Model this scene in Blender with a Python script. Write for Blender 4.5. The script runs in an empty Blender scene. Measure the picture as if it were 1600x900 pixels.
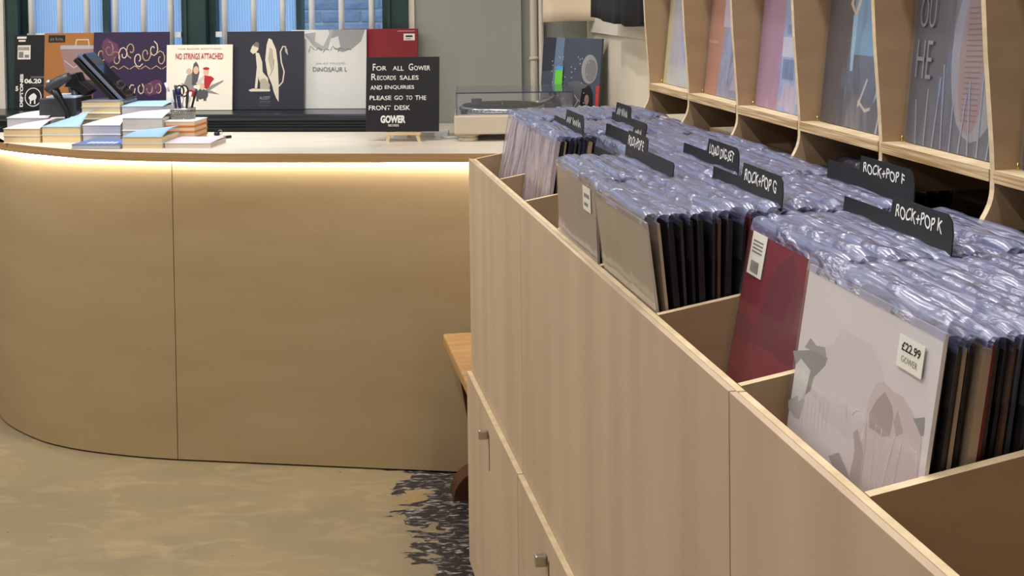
import bpy, bmesh, math, random
from math import sin, cos, pi, radians
from mathutils import Vector, Matrix
random.seed(7)
SC = bpy.context.scene
COL = SC.collection

# ---------------------------------------------------------------- camera
F_PX, PITCH, ROLL, CAM_H = 2090.0, radians(2.0), 0.012, 1.63
cam_d = bpy.data.cameras.new('camera'); cam = bpy.data.objects.new('camera', cam_d); COL.objects.link(cam)
fwd = Vector((0, cos(PITCH), -sin(PITCH))); rt0 = Vector((1, 0, 0)); dn0 = -Vector((0, sin(PITCH), cos(PITCH)))
rt = cos(ROLL)*rt0 + sin(ROLL)*dn0; dn = -sin(ROLL)*rt0 + cos(ROLL)*dn0
M = Matrix((( rt.x, -dn.x, -fwd.x, 0), (rt.y, -dn.y, -fwd.y, 0), (rt.z, -dn.z, -fwd.z, CAM_H), (0, 0, 0, 1)))
cam.matrix_world = M
cam_d.sensor_width = 36; cam_d.lens = F_PX/1600*36; cam_d.shift_y = -(450-53)/1600
cam_d.clip_start = 0.05
SC.camera = cam

# ---------------------------------------------------------------- world, view
w = bpy.data.worlds.new('world'); SC.world = w; w.use_nodes = True
bg = w.node_tree.nodes['Background']; bg.inputs[0].default_value = (0.46, 0.69, 1.0, 1); bg.inputs[1].default_value = 2.5
SC.view_settings.view_transform = 'Standard'; SC.view_settings.look = 'None'
SC.view_settings.exposure = 0.0; SC.view_settings.gamma = 1.0; SC.view_settings.use_curve_mapping = False
SC.cycles.transparent_max_bounces = 24
SC.cycles.sample_clamp_indirect = 6.0

LAMP_TUBE = 10.6     # watts of each ceiling tube
LAMP_COL = (1.0, 0.97, 0.955)
SPOT_W = 80.0
LED_STR = 46.0

# ---------------------------------------------------------------- helpers
def lin(c):
    return tuple(((v/255)/12.92 if v/255 <= 0.04045 else ((v/255+0.055)/1.055)**2.4) for v in c)

def nd(nt, t, loc=(0, 0), **kw):
    n = nt.nodes.new(t)
    for k, v in kw.items(): setattr(n, k, v)
    return n

MATS = {}
def mat(name, rgb, rough=0.6, metal=0.0, rgb2=None, scale=(6, 6, 6), detail=4, lo=0.35, hi=0.65, bump=0.0, bscale=60, spec=0.4, alpha=1.0, coords='Object'):
    if name in MATS: return MATS[name]
    m = bpy.data.materials.new(name); m.use_nodes = True; nt = m.node_tree
    b = nt.nodes['Principled BSDF']
    b.inputs['Base Color'].default_value = (*lin(rgb), 1); b.inputs['Roughness'].default_value = rough
    b.inputs['Metallic'].default_value = metal; b.inputs['Specular IOR Level'].default_value = spec
    b.inputs['Alpha'].default_value = alpha
    if rgb2 or bump:
        tc = nd(nt, 'ShaderNodeTexCoord'); mp = nd(nt, 'ShaderNodeMapping'); nt.links.new(tc.outputs[coords], mp.inputs[0])
        mp.inputs['Scale'].default_value = scale
    if rgb2:
        no = nd(nt, 'ShaderNodeTexNoise'); no.inputs['Scale'].default_value = 1.0; no.inputs['Detail'].default_value = detail
        nt.links.new(mp.outputs[0], no.inputs[0])
        r = nd(nt, 'ShaderNodeMapRange'); r.inputs[1].default_value = lo; r.inputs[2].default_value = hi
        nt.links.new(no.outputs[0], r.inputs[0])
        mx = nd(nt, 'ShaderNodeMix', data_type='RGBA'); mx.inputs[6].default_value = (*lin(rgb), 1); mx.inputs[7].default_value = (*lin(rgb2), 1)
        nt.links.new(r.outputs[0], mx.inputs[0]); nt.links.new(mx.outputs[2], b.inputs['Base Color'])
    if bump:
        n2 = nd(nt, 'ShaderNodeTexNoise'); n2.inputs['Scale'].default_value = bscale; n2.inputs['Detail'].default_value = 3
        nt.links.new(tc.outputs[coords], n2.inputs[0])
        bp = nd(nt, 'ShaderNodeBump'); bp.inputs['Strength'].default_value = bump; bp.inputs['Distance'].default_value = 0.01
        nt.links.new(n2.outputs[0], bp.inputs['Height']); nt.links.new(bp.outputs[0], b.inputs['Normal'])
    MATS[name] = m
    return m

def emat(name, rgb, strength):
    m = bpy.data.materials.new(name); m.use_nodes = True; nt = m.node_tree
    b = nt.nodes['Principled BSDF']; b.inputs['Base Color'].default_value = (0.8, 0.8, 0.8, 1)
    b.inputs['Emission Color'].default_value = (*rgb, 1); b.inputs['Emission Strength'].default_value = strength
    MATS[name] = m; return m

def add_box(bm, x0, x1, y0, y1, z0, z1, mi=0):
    v = [bm.verts.new(p) for p in ((x0,y0,z0),(x1,y0,z0),(x1,y1,z0),(x0,y1,z0),(x0,y0,z1),(x1,y0,z1),(x1,y1,z1),(x0,y1,z1))]
    for q in ((0,3,2,1),(4,5,6,7),(0,1,5,4),(1,2,6,5),(2,3,7,6),(3,0,4,7)):
        f = bm.faces.new([v[i] for i in q]); f.material_index = mi
    return v

def add_prism(bm, pts, axis, t0, t1, mi=0):
    """closed polygon pts in the plane normal to axis, extruded t0..t1"""
    def P(p, t):
        return {'x': (t, p[0], p[1]), 'y': (p[0], t, p[1]), 'z': (p[0], p[1], t)}[axis]
    a = [bm.verts.new(P(p, t0)) for p in pts]; b = [bm.verts.new(P(p, t1)) for p in pts]
    n = len(pts); fs = [bm.faces.new(a[::-1]), bm.faces.new(b)]
    for i in range(n): fs.append(bm.faces.new((a[i], a[(i+1) % n], b[(i+1) % n], b[i])))
    for f in fs: f.material_index = mi
    return fs

def add_tube(bm, pts, r, n=8, mi=0, cap=True):
    pts = [Vector(p) for p in pts]; rings = []
    rr = r if isinstance(r, (list, tuple)) else [r]*len(pts)
    for i, p in enumerate(pts):
        t = (pts[min(i+1, len(pts)-1)] - pts[max(i-1, 0)]).normalized()
        up = Vector((0, 0, 1)) if abs(t.z) < 0.9 else Vector((1, 0, 0))
        s = t.cross(up).normalized(); u = s.cross(t)
        rings.append([bm.verts.new(p + rr[i]*(cos(2*pi*k/n)*s + sin(2*pi*k/n)*u)) for k in range(n)])
    for a, b in zip(rings, rings[1:]):
        for k in range(n):
            f = bm.faces.new((a[k], a[(k+1) % n], b[(k+1) % n], b[k])); f.smooth = True; f.material_index = mi
    if cap:
        for g in (rings[0][::-1], rings[-1]):
            f = bm.faces.new(g); f.material_index = mi

def add_lathe(bm, prof, n=32, cx=0, cy=0, mi=0):
    rings = [[bm.verts.new((cx+r*cos(2*pi*k/n), cy+r*sin(2*pi*k/n), z)) for k in range(n)] for r, z in prof]
    for a, b in zip(rings, rings[1:]):
        for k in range(n):
            f = bm.faces.new((a[k], a[(k+1) % n], b[(k+1) % n], b[k])); f.smooth = True; f.material_index = mi
    for g in (rings[0][::-1], rings[-1]):
        f = bm.faces.new(g); f.material_index = mi

def mk(name, bm, mats, parent=None, bevel=0.0, recalc=True):
    if recalc: bmesh.ops.recalc_face_normals(bm, faces=bm.faces)
    me = bpy.data.meshes.new(name); bm.to_mesh(me); bm.free()
    for m in (mats if isinstance(mats, (list, tuple)) else [mats]): me.materials.append(m)
    o = bpy.data.objects.new(name, me); COL.objects.link(o)
    if parent: o.parent = parent
    if bevel:
        b = o.modifiers.new('bevel', 'BEVEL'); b.width = bevel; b.segments = 2; b.limit_method = 'ANGLE'
    return o

def boxo(name, x0, x1, y0, y1, z0, z1, m, parent=None, bevel=0.0):
    bm = bmesh.new(); add_box(bm, x0, x1, y0, y1, z0, z1); return mk(name, bm, m, parent, bevel)

def tag(o, label, cat, group=None):
    o['label'] = label; o['category'] = cat
    if group: o['group'] = group
    return o

def thing(name, label, cat, loc, rz=0.0, group=None, rx=0.0):
    o = bpy.data.objects.new(name, None); COL.objects.link(o); o.empty_display_size = 0.05
    o.location = loc; o.rotation_euler = (rx, 0, rz)
    return tag(o, label, cat, group)

def struct(o):
    o['kind'] = 'structure'; return o

# frames: B = record bins (u away from camera along the rim, v across), W = window wall / counter
TH = radians(9.81)
def B(u, v, z=0.0): return Vector((-sin(TH)*u+cos(TH)*v, cos(TH)*u+sin(TH)*v, z))
WA = radians(-5.7); W0 = Vector((-.57, 5.11, 0))
def W(x, d, z=0.0): return Vector((W0.x+cos(WA)*x-sin(WA)*d, W0.y+sin(WA)*x+cos(WA)*d, z))

# ---- flat print helpers (in the XZ plane of a cover, facing -Y)
def blob(cx, cz, rx, rz, n=20, rot=0.0, irr=0.0, seed=0):
    rd = random.Random(seed); out = []
    for k in range(n):
        t = 2*pi*k/n; s = 1+irr*(rd.random()-.5)*2
        x, z = rx*cos(t)*s, rz*sin(t)*s
        out.append((cx+x*cos(rot)-z*sin(rot), cz+x*sin(rot)+z*cos(rot)))
    return out
def stroke(pts, wd):
    L, R = [], []
    ws = wd if isinstance(wd, (list, tuple)) else [wd]*len(pts)
    for i, p in enumerate(pts):
        a = Vector(pts[max(i-1, 0)]); b = Vector(pts[min(i+1, len(pts)-1)]); t = (b-a)
        t = t.normalized() if t.length else Vector((1, 0)); nrm = Vector((-t.y, t.x))*ws[i]/2
        L.append((p[0]+nrm.x, p[1]+nrm.y)); R.append((p[0]-nrm.x, p[1]-nrm.y))
    return ('strip', L, R)
def rect(x0, x1, z0, z1): return [(x0, z0), (x1, z0), (x1, z1), (x0, z1)]
def art(parent, items, y, name='artwork', step=0.00003):
    """items: (material, polygon or stroke); each laid a hair above the last"""
    bm = bmesh.new(); ms = []
    for i, (m, p) in enumerate(items):
        if m not in ms: ms.append(m)
        yy = y - step*(i+1)
        if p[0] == 'strip':
            L = [bm.verts.new((a, yy, b)) for a, b in p[1]]; R = [bm.verts.new((a, yy, b)) for a, b in p[2]]
            for k in range(len(L)-1):
                f = bm.faces.new((L[k], L[k+1], R[k+1], R[k])); f.material_index = ms.index(m)
        else:
            f = bm.faces.new([bm.verts.new((a, yy, b)) for a, b in p]); f.material_index = ms.index(m)
    return mk(name, bm, ms, parent, recalc=False)

def text_mesh(s, bold=0.0):
    c = bpy.data.curves.new('txt', 'FONT'); c.body = s; c.size = 1; c.offset = bold; c.resolution_u = 3
    o = bpy.data.objects.new('txt', c); COL.objects.link(o)
    dg = bpy.context.evaluated_depsgraph_get(); dg.update()
    me = bpy.data.meshes.new_from_object(o.evaluated_get(dg))
    bpy.data.objects.remove(o); bpy.data.curves.remove(c)
    return me
def lettering(parent, s, x0, x1, z0, z1, y, m, name='lettering', bold=0.0, rot=0.0, wobble=0.0, shear=0.0):
    """text fitted to a box of the XZ plane; rot=90 writes upward"""
    me = text_mesh(s, bold); vs = me.vertices
    xs = [v.co.x for v in vs]; ys = [v.co.y for v in vs]; a, b, c, d = min(xs), max(xs), min(ys), max(ys)
    rd = random.Random(len(s))
    for v in vs:
        p = (v.co.x-a)/(b-a); q = (v.co.y-c)/(d-c)
        if wobble: q += wobble*sin(p*23+rd.random()*0.02)
        if rot: p, q = 1-q, p
        v.co = (x0+p*(x1-x0)+shear*q*(z1-z0), y, z0+q*(z1-z0))
    me.materials.clear(); me.materials.append(m)
    o = bpy.data.objects.new(name, me); COL.objects.link(o); o.parent = parent
    return o
def scribble(parent, x0, x1, z0, z1, y, m, seed=0, wd=0.003):
    rd = random.Random(seed); n = 16
    pts = [(x0+(x1-x0)*(k/n), z0+(z1-z0)*(0.1+0.8*(k % 2))*rd.uniform(.6, 1)) for k in range(n+1)]
    return art(parent, [(m, stroke(pts[:6], wd)), (m, stroke(pts[7:], wd))], y, 'lettering')

# ---------------------------------------------------------------- materials
def ply(name, c1, c2, sc, rough=0.55, lo=.3, hi=.7):
    """birch ply: streaked grain plus large blotches"""
    m = mat(name, c1, rough, rgb2=c2, scale=sc, detail=5, lo=lo, hi=hi, bump=0.03, bscale=90, spec=0.35)
    return m
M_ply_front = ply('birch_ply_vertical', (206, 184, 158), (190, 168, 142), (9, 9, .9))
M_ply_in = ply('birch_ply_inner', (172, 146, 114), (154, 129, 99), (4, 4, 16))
M_ply_edge = ply('birch_ply_edge', (232, 212, 176), (208, 186, 148), (30, 30, 60))
M_ply_counter = ply('birch_ply_counter', (173, 152, 117), (166, 143, 107), (2.2, 2.2, 9))
M_ply_top = ply('birch_ply_worktop', (238, 230, 216), (228, 216, 196), (3, 12, 12), rough=.4)
M_ply_dark = ply('dark_ply', (70, 52, 34), (56, 40, 26), (8, 8, 8))  # dark brown ply for plinths and lock slots
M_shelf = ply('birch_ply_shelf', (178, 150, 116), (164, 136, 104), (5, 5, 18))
M_bench = ply('oiled_oak', (188, 152, 104), (162, 122, 76), (6, 30, 6), rough=.45)
M_bench_dk = ply('dark_oak', (92, 56, 34), (66, 38, 22), (6, 6, 20))
M_white = mat('white_paint', (222, 216, 204), .5)
M_wall = mat('sage_wall_paint', (164, 166, 158), .75, rgb2=(159, 162, 152), scale=(3, 3, 3), bump=.03, bscale=120)
M_wallw = mat('cream_wall_paint', (216, 208, 190), .7, rgb2=(206, 198, 180), scale=(4, 4, 4))
M_ceil = mat('ceiling_paint', (225, 222, 214), .8)
M_green = mat('dark_green_gloss_paint', (52, 76, 74), .35, rgb2=(44, 66, 66), scale=(9, 9, 9))
M_sill = mat('black_green_gloss_paint', (26, 34, 36), .25)
M_bar = mat('white_bar_paint', (244, 245, 246), .4)
M_black = mat('black_plastic', (22, 23, 26), .35)
M_blackm = mat('black_matt', (24, 24, 27), .6)
M_dgrey = mat('dark_grey_plastic', (58, 60, 66), .4)
M_steel = mat('brushed_steel', (190, 188, 182), .3, metal=1.0)
M_chalk = mat('white_ink', (235, 235, 230), .7)
M_card = mat('black_card', (20, 20, 24), .5)
M_paper = mat('white_paper', (238, 238, 236), .7)
M_sticker = mat('sticker_white', (232, 230, 222), .5)
M_ink = mat('black_ink', (30, 30, 32), .7)
M_inkg = mat('grey_ink', (130, 128, 126), .7)
def C(r, g, b, rough=.5):
    return mat('print_%d_%d_%d' % (r, g, b), (r, g, b), rough)

# plastic of the record bags
def bag_mat(name, haze, tint, rough, bscale, bstr, spec=.5, refl=.05, patch=None):
    m = bpy.data.materials.new(name); m.use_nodes = True; nt = m.node_tree
    b = nt.nodes['Principled BSDF']; out = nt.nodes['Material Output']
    b.inputs['Base Color'].default_value = (*lin(tint), 1); b.inputs['Roughness'].default_value = rough
    b.inputs['Specular IOR Level'].default_value = spec
    tc = nd(nt, 'ShaderNodeTexCoord'); mp = nd(nt, 'ShaderNodeMapping'); mp.inputs['Scale'].default_value = bscale
    nt.links.new(tc.outputs['Object'], mp.inputs[0])
    oi = nd(nt, 'ShaderNodeObjectInfo'); mu = nd(nt, 'ShaderNodeVectorMath', operation='SCALE'); mu.inputs['Scale'].default_value = 37.0
    cmb = nd(nt, 'ShaderNodeCombineXYZ')
    for i in range(3): nt.links.new(oi.outputs['Random'], cmb.inputs[i])
    nt.links.new(cmb.outputs[0], mu.inputs[0]); nt.links.new(mu.outputs[0], mp.inputs['Location'])
    no = nd(nt, 'ShaderNodeTexNoise'); no.inputs['Scale'].default_value = 1; no.inputs['Detail'].default_value = 2
    nt.links.new(mp.outputs[0], no.inputs[0])
    bp = nd(nt, 'ShaderNodeBump'); bp.inputs['Strength'].default_value = bstr; bp.inputs['Distance'].default_value = 0.02
    hgt = no.outputs[0]
    if patch:      # creases come in patches, smooth film between
        mq = nd(nt, 'ShaderNodeMapping'); mq.inputs['Scale'].default_value = patch; nt.links.new(tc.outputs['Object'], mq.inputs[0]); nt.links.new(mu.outputs[0], mq.inputs['Location'])
        n2 = nd(nt, 'ShaderNodeTexNoise'); n2.inputs['Scale'].default_value = 1; n2.inputs['Detail'].default_value = 1; nt.links.new(mq.outputs[0], n2.inputs[0])
        rr = nd(nt, 'ShaderNodeMapRange'); rr.inputs[1].default_value = .50; rr.inputs[2].default_value = .62; nt.links.new(n2.outputs[0], rr.inputs[0])
        ml = nd(nt, 'ShaderNodeMath', operation='MULTIPLY'); nt.links.new(no.outputs[0], ml.inputs[0]); nt.links.new(rr.outputs[0], ml.inputs[1]); hgt = ml.outputs[0]
    nt.links.new(hgt, bp.inputs['Height']); nt.links.new(bp.outputs[0], b.inputs['Normal'])
    tr = nd(nt, 'ShaderNodeBsdfTransparent'); gl = nd(nt, 'ShaderNodeBsdfGlossy'); gl.inputs['Roughness'].default_value = rough
    nt.links.new(bp.outputs[0], gl.inputs['Normal'])
    m1 = nd(nt, 'ShaderNodeMixShader'); m1.inputs[0].default_value = haze
    nt.links.new(tr.outputs[0], m1.inputs[1]); nt.links.new(b.outputs[0], m1.inputs[2])
    fr = nd(nt, 'ShaderNodeLayerWeight'); nt.links.new(bp.outputs[0], fr.inputs['Normal'])
    pw = nd(nt, 'ShaderNodeMath', operation='POWER'); nt.links.new(fr.outputs['Facing'], pw.inputs[0]); pw.inputs[1].default_value = 4.0
    rg = nd(nt, 'ShaderNodeMapRange'); rg.inputs[3].default_value = refl; rg.inputs[4].default_value = .75; nt.links.new(pw.outputs[0], rg.inputs[0])
    m2 = nd(nt, 'ShaderNodeMixShader'); nt.links.new(rg.outputs[0], m2.inputs[0])
    nt.links.new(m1.outputs[0], m2.inputs[1]); nt.links.new(gl.outputs[0], m2.inputs[2])
    nt.links.new(m2.outputs[0], out.inputs[0])
    MATS[name] = m; return m
M_bag_clear = bag_mat('clear_record_bag', .06, (225, 225, 235), .12, (9, 9, 5), .25)
M_bag_top = bag_mat('bag_flap_plastic', .46, (152, 160, 206), .24, (60, 150, 150), .45, refl=.115, patch=(15, 32, 32))
M_bag_crumple = bag_mat('crumpled_bag_plastic', .5, (206, 192, 204), .2, (30, 30, 7), .7)
M_lid_sheen = bag_mat('reflection_haze_acrylic', .22, (186, 196, 222), .05, (1, 1, 1), .0)  # lid top: pale blue haze paints in the window and ceiling reflection
M_bag_clear2 = bag_mat('clear_acrylic', .05, (210, 220, 235), .04, (1, 1, 1), .0)
M_glass = bag_mat('window_glass', .02, (220, 235, 255), .02, (2, 2, 2), .02)

# reeded obscure glass
def reeded():
    m = bpy.data.materials.new('reeded_glass'); m.use_nodes = True; nt = m.node_tree
    out = nt.nodes['Material Output']; nt.nodes.remove(nt.nodes['Principled BSDF'])
    tc = nd(nt, 'ShaderNodeTexCoord'); wv = nd(nt, 'ShaderNodeTexWave'); wv.bands_direction = 'X'; wv.inputs['Scale'].default_value = 28; wv.inputs['Distortion'].default_value = 1.2
    wv.inputs['Detail'].default_value = 1; wv.inputs['Detail Scale'].default_value = .6
    nt.links.new(tc.outputs['Object'], wv.inputs[0])
    rp = nd(nt, 'ShaderNodeMix', data_type='RGBA'); rp.inputs[6].default_value = (.62, .72, .84, 1); rp.inputs[7].default_value = (.93, .96, 1, 1)
    nt.links.new(wv.outputs[0], rp.inputs[0])
    tl = nd(nt, 'ShaderNodeBsdfTranslucent'); nt.links.new(rp.outputs[2], tl.inputs[0])
    tr = nd(nt, 'ShaderNodeBsdfTransparent'); tr.inputs[0].default_value = (.9, .95, 1, 1)
    bp = nd(nt, 'ShaderNodeBump'); bp.inputs['Strength'].default_value = .4; nt.links.new(wv.outputs[0], bp.inputs['Height'])
    nt.links.new(bp.outputs[0], tl.inputs['Normal'])
    gl = nd(nt, 'ShaderNodeBsdfGlossy'); gl.inputs['Roughness'].default_value = .15; nt.links.new(bp.outputs[0], gl.inputs['Normal'])
    a = nd(nt, 'ShaderNodeMixShader'); a.inputs[0].default_value = .3; nt.links.new(tl.outputs[0], a.inputs[1]); nt.links.new(tr.outputs[0], a.inputs[2])
    c = nd(nt, 'ShaderNodeMixShader'); c.inputs[0].default_value = .06; nt.links.new(a.outputs[0], c.inputs[1]); nt.links.new(gl.outputs[0], c.inputs[2])
    nt.links.new(c.outputs[0], out.inputs[0]); MATS['reeded'] = m; return m
M_reed = reeded()

def floor_mat():
    m = bpy.data.materials.new('worn_painted_concrete'); m.use_nodes = True; nt = m.node_tree; L = nt.links.new
    b = nt.nodes['Principled BSDF']; b.inputs['Roughness'].default_value = .5
    tc = nd(nt, 'ShaderNodeTexCoord'); sep = nd(nt, 'ShaderNodeSeparateXYZ'); L(tc.outputs['Object'], sep.inputs[0])
    def noise(s, d=5, dist=0.0, stretch=None):
        n = nd(nt, 'ShaderNodeTexNoise'); n.inputs['Scale'].default_value = s; n.inputs['Detail'].default_value = d; n.inputs['Distortion'].default_value = dist
        if stretch:
            mp = nd(nt, 'ShaderNodeMapping'); mp.inputs['Scale'].default_value = stretch; L(tc.outputs['Object'], mp.inputs[0]); L(mp.outputs[0], n.inputs[0])
        else: L(tc.outputs['Object'], n.inputs[0])
        return n
    def rng(src, lo, hi):
        r = nd(nt, 'ShaderNodeMapRange'); r.inputs[1].default_value = lo; r.inputs[2].default_value = hi; L(src, r.inputs[0]); return r.outputs[0]
    def mix(f, a, c):
        x = nd(nt, 'ShaderNodeMix', data_type='RGBA')
        for i, v in ((6, a), (7, c)):
            if isinstance(v, tuple): x.inputs[i].default_value = (*lin(v), 1)
            else: L(v, x.inputs[i])
        L(f, x.inputs[0]); return x.outputs[2]
    def mth(op, a, c):
        x = nd(nt, 'ShaderNodeMath', operation=op)
        for i, v in ((0, a), (1, c)):
            if isinstance(v, (int, float)): x.inputs[i].default_value = v
            else: L(v, x.inputs[i])
        return x.outputs[0]
    base = mix(rng(noise(2.2, 6, .6).outputs[0], .38, .62), (137, 125, 99), (149, 133, 101))
    base = mix(rng(noise(5, 6, 1.2, (1, 2.4, 1)).outputs[0], .52, .72), base, (160, 143, 110))
    base = mix(rng(noise(1.6, 3, .3).outputs[0], .62, .72), base, (156, 134, 84))
    base = mix(rng(noise(38, 2).outputs[0], .74, .77), base, (70, 52, 36))
    dark = mix(rng(noise(26, 5, 1.0, (1, 2.2, 1)).outputs[0], .52, .68), (46, 44, 48), (176, 170, 164))
    # the paint has worn off along the bins
    edge = mth('ADD', mth('ADD', sep.outputs[0], mth('MULTIPLY', mth('SUBTRACT', sep.outputs[1], 3.65), .20)), .235)
    edge = mth('ADD', edge, mth('MULTIPLY', mth('SUBTRACT', noise(7, 6, .8, (1, 1.8, 1)).outputs[0], .5), .62))
    mask = rng(edge, .0, .012)
    L(mix(mask, base, dark), b.inputs['Base Color'])
    rgh = nd(nt, 'ShaderNodeMapRange'); rgh.inputs[3].default_value = .5; rgh.inputs[4].default_value = .32; L(mask, rgh.inputs[0]); L(rgh.outputs[0], b.inputs['Roughness'])
    bp = nd(nt, 'ShaderNodeBump'); bp.inputs['Strength'].default_value = .25; bp.inputs['Distance'].default_value = .004
    L(noise(14, 6).outputs[0], bp.inputs['Height']); L(bp.outputs[0], b.inputs['Normal'])
    return m

# ---------------------------------------------------------------- room shell
struct(boxo('floor', -4.2, 3.2, -2.6, 5.75, -.12, 0, floor_mat()))
CEIL = 2.9
struct(boxo('ceiling', -4.2, 3.2, -2.6, 5.75, CEIL, CEIL+.1, M_ceil))
WD = .30      # face of the window wall
bm = bmesh.new()
WZ0, WZ1 = 1.152, 2.45
add_box(bm, -3.2, .135, WD, WD+.25, 0, WZ0)
add_box(bm, -3.2, .135, WD, WD+.25, WZ1, CEIL)
add_box(bm, -3.2, -1.603, WD, WD+.25, WZ0, WZ1)
add_box(bm, .135, 1.35, WD, WD+.25, 0, CEIL)
o = struct(mk('wall_back', bm, M_wall)); o.location = W0; o.rotation_euler = (0, 0, WA)
bm = bmesh.new(); add_box(bm, 1.2, 1.35, -2.5, 5.19, 0, CEIL)
o = struct(mk('wall_right', bm, M_wallw)); o.rotation_euler = (0, 0, TH)
struct(boxo('wall_left', -4.0, -3.75, -2.5, 5.72, 0, CEIL, M_wallw))
struct(boxo('wall_front', -4.0, 1.75, -2.55, -2.4, 0, CEIL, M_wallw))
# cream reveal at the left of the window
o = struct(boxo('trim_1', -1.70, -1.566, WD-.036, WD-.02, 1.152, 2.55, M_white)); o.location = W0; o.rotation_euler = (0, 0, WA)
o = struct(boxo('trim_2', .127, .15, WD-.012, WD+.02, 1.152, 2.55, M_white)); o.location = W0; o.rotation_euler = (0, 0, WA)

# windows: two sashes in one dark green frame
def window(name, x0, x1, mull, bars, panes):
    bm = bmesh.new(); y0, y1 = WD+.02, WD+.10
    add_box(bm, x0-.03, x0, y0, y1, WZ0, WZ1); add_box(bm, x1, x1+.03, y0, y1, WZ0, WZ1)
    add_box(bm, x0, x1, y0, y1, WZ0, WZ0+.05); add_box(bm, x0, x1, y0, y1, WZ1-.05, WZ1)
    o = struct(mk(name, bm, M_green)); o.location = W0; o.rotation_euler = (0, 0, WA)
    boxo('mullion', mull[0], mull[1], y0+.01, y1-.01, WZ0+.05, WZ1-.05, M_green, o)
    boxo('white_strip', x0, x1, WD+.01, WD+.03, 1.44, 1.462, M_bar, o)  # narrow white strip across the bars, level with the sleeve tops
    for xb in bars:
        bm = bmesh.new(); add_tube(bm, [(xb, WD+.005, WZ0+.01), (xb, WD+.005, WZ1)], .0125, 10); mk('security_bar', bm, M_bar, o)
    for (a, b, m) in panes:
        boxo('pane', a, b, WD+.062, WD+.066, WZ0+.05, WZ1-.05, m, o)
    return o
window('window_1', -1.487, -.827, (-1.168, -1.146), (-1.463, -1.34, -1.224, -1.102, -.981, -.866), ((-1.487, -1.168, M_reed), (-1.146, -.827, M_reed)))
window('window_2', -.68, .013, (-.347, -.326), (-.639, -.517, -.396, -.275, -.152, -.027), ((-.68, -.347, M_reed), (-.326, .013, M_glass)))
bm = bmesh.new()
add_box(bm, -1.603, -1.52, WD-.02, WD+.12, WZ0, WZ1+.02); add_box(bm, -.795, -.712, WD-.02, WD+.12, WZ0, WZ1+.02)
add_box(bm, .045, .126, WD-.02, WD+.12, WZ0, WZ1+.02); add_box(bm, -1.603, .126, WD-.02, WD+.12, WZ1+.02, WZ1+.08)
for x in (-.80, .043, -1.52): add_box(bm, x, x+.012, WD-.03, WD, WZ0, WZ1)
o = struct(mk('trim_3', bm, M_green)); o.location = W0; o.rotation_euler = (0, 0, WA)
# sill boxing with moulded nose
bm = bmesh.new()
add_prism(bm, [(0, 1.0), (WD, 1.0), (WD, 1.152), (-.006, 1.152), (-.016, 1.147), (-.018, 1.138), (-.012, 1.128), (0, 1.122), (0, 1.113), (-.006, 1.11), (-.006, 1.104), (0, 1.1)], 'x', -1.72, .16)
o = struct(mk('trim_4', bm, M_sill)); o.location = W0; o.rotation_euler = (0, 0, WA)
# vertical board and pipes on the sage wall
o = struct(boxo('trim_5', .545, .583, WD-.03, WD, 0, CEIL, M_wall)); o.location = W0; o.rotation_euler = (0, 0, WA)

# outside: an alley with a painted brick wall
struct(boxo('ground', -6, 4, 5.75, 9, -.14, -.02, mat('alley_paving', (120, 122, 126), .8)))
M_brick = mat('pale_painted_brick', (160, 168, 182), .8, rgb2=(120, 132, 156), scale=(9, 9, 22), bump=.4, bscale=40)
bwall = struct(boxo('wall_alley', -4.6, 2.4, 7.80, 8.0, -.02, 2.6, mat('mortar', (208, 212, 218), .9)))
bm = bmesh.new(); add_box(bm, -.108, .108, -.012, .04, -.031, .031); bk = mk('brick', bm, M_brick, bwall, .004); bk_me = bk.data
bpy.data.objects.remove(bk)
for r_ in range(14):
    for c_ in range(13):
        k = bpy.data.objects.new('brick', bk_me); COL.objects.link(k); k.parent = bwall
        k.location = (-2.35+c_*.226+(.113 if r_ % 2 else 0), 7.80+random.uniform(-.004, .004), 1.02+r_*.075)
        k.rotation_euler = (0, random.uniform(-.01, .01), random.uniform(-.01, .01))
        md = k.modifiers.new('bevel', 'BEVEL'); md.width = .004; md.segments = 1

# ---------------------------------------------------------------- ceiling lamps
def ceiling_lamp(p, rz, label, k=1.0):
    t = thing('ceiling_light', label, 'ceiling light', p, rz, 'tube lights under the ceiling')
    boxo('housing', -.04, .04, -.62, .62, 0, .055, M_white, t, .004)
    bm = bmesh.new(); add_tube(bm, [(0, -.58, -.022), (0, .58, -.022)], .02, 10); mk('tube', bm, MATS.get('lamp_tube') or emat('lamp_tube', LAMP_COL, 6.0), t)
    for s in (-1, 1): boxo('end_cap', -.025, .025, s*.6-.02, s*.6+.02, -.045, 0, M_white, t)
    l = bpy.data.lights.new('tube_light', 'AREA'); l.shape = 'RECTANGLE'; l.size = .06; l.size_y = 1.16; l.energy = LAMP_TUBE*k; l.color = LAMP_COL
    lo = bpy.data.objects.new('tube_light', l); COL.objects.link(lo); lo.parent = t; lo.location = (0, 0, -.05)
for (u, v, lb) in ((.6, -.25, 'long white tube light above the aisle by the empty bin'), (2.2, -.25, 'long white tube light above the middle of the aisle'), (3.9, -.25, 'long white tube light above the front of the counter'),
                   (1.4, .62, 'long white tube light above the nearer record bins'), (3.0, .62, 'long white tube light above the further record bins')):
    p = B(u, v, CEIL-.055); ceiling_lamp(p, TH, lb)
for (x, y, lb) in ((-2.0, 3.3, 'long white tube light above the round end of the counter'), (-2.0, .6, 'long white tube light above the open floor'), (-3.05, 4.1, 'added tube light by the side wall, brightening the counter end')):
    ceiling_lamp(Vector((x, y, CEIL-.055)), 0, lb, 3.2 if x < -3 else 1.0)  # the stronger side-wall tube is added to lighten the counter's round end

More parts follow.
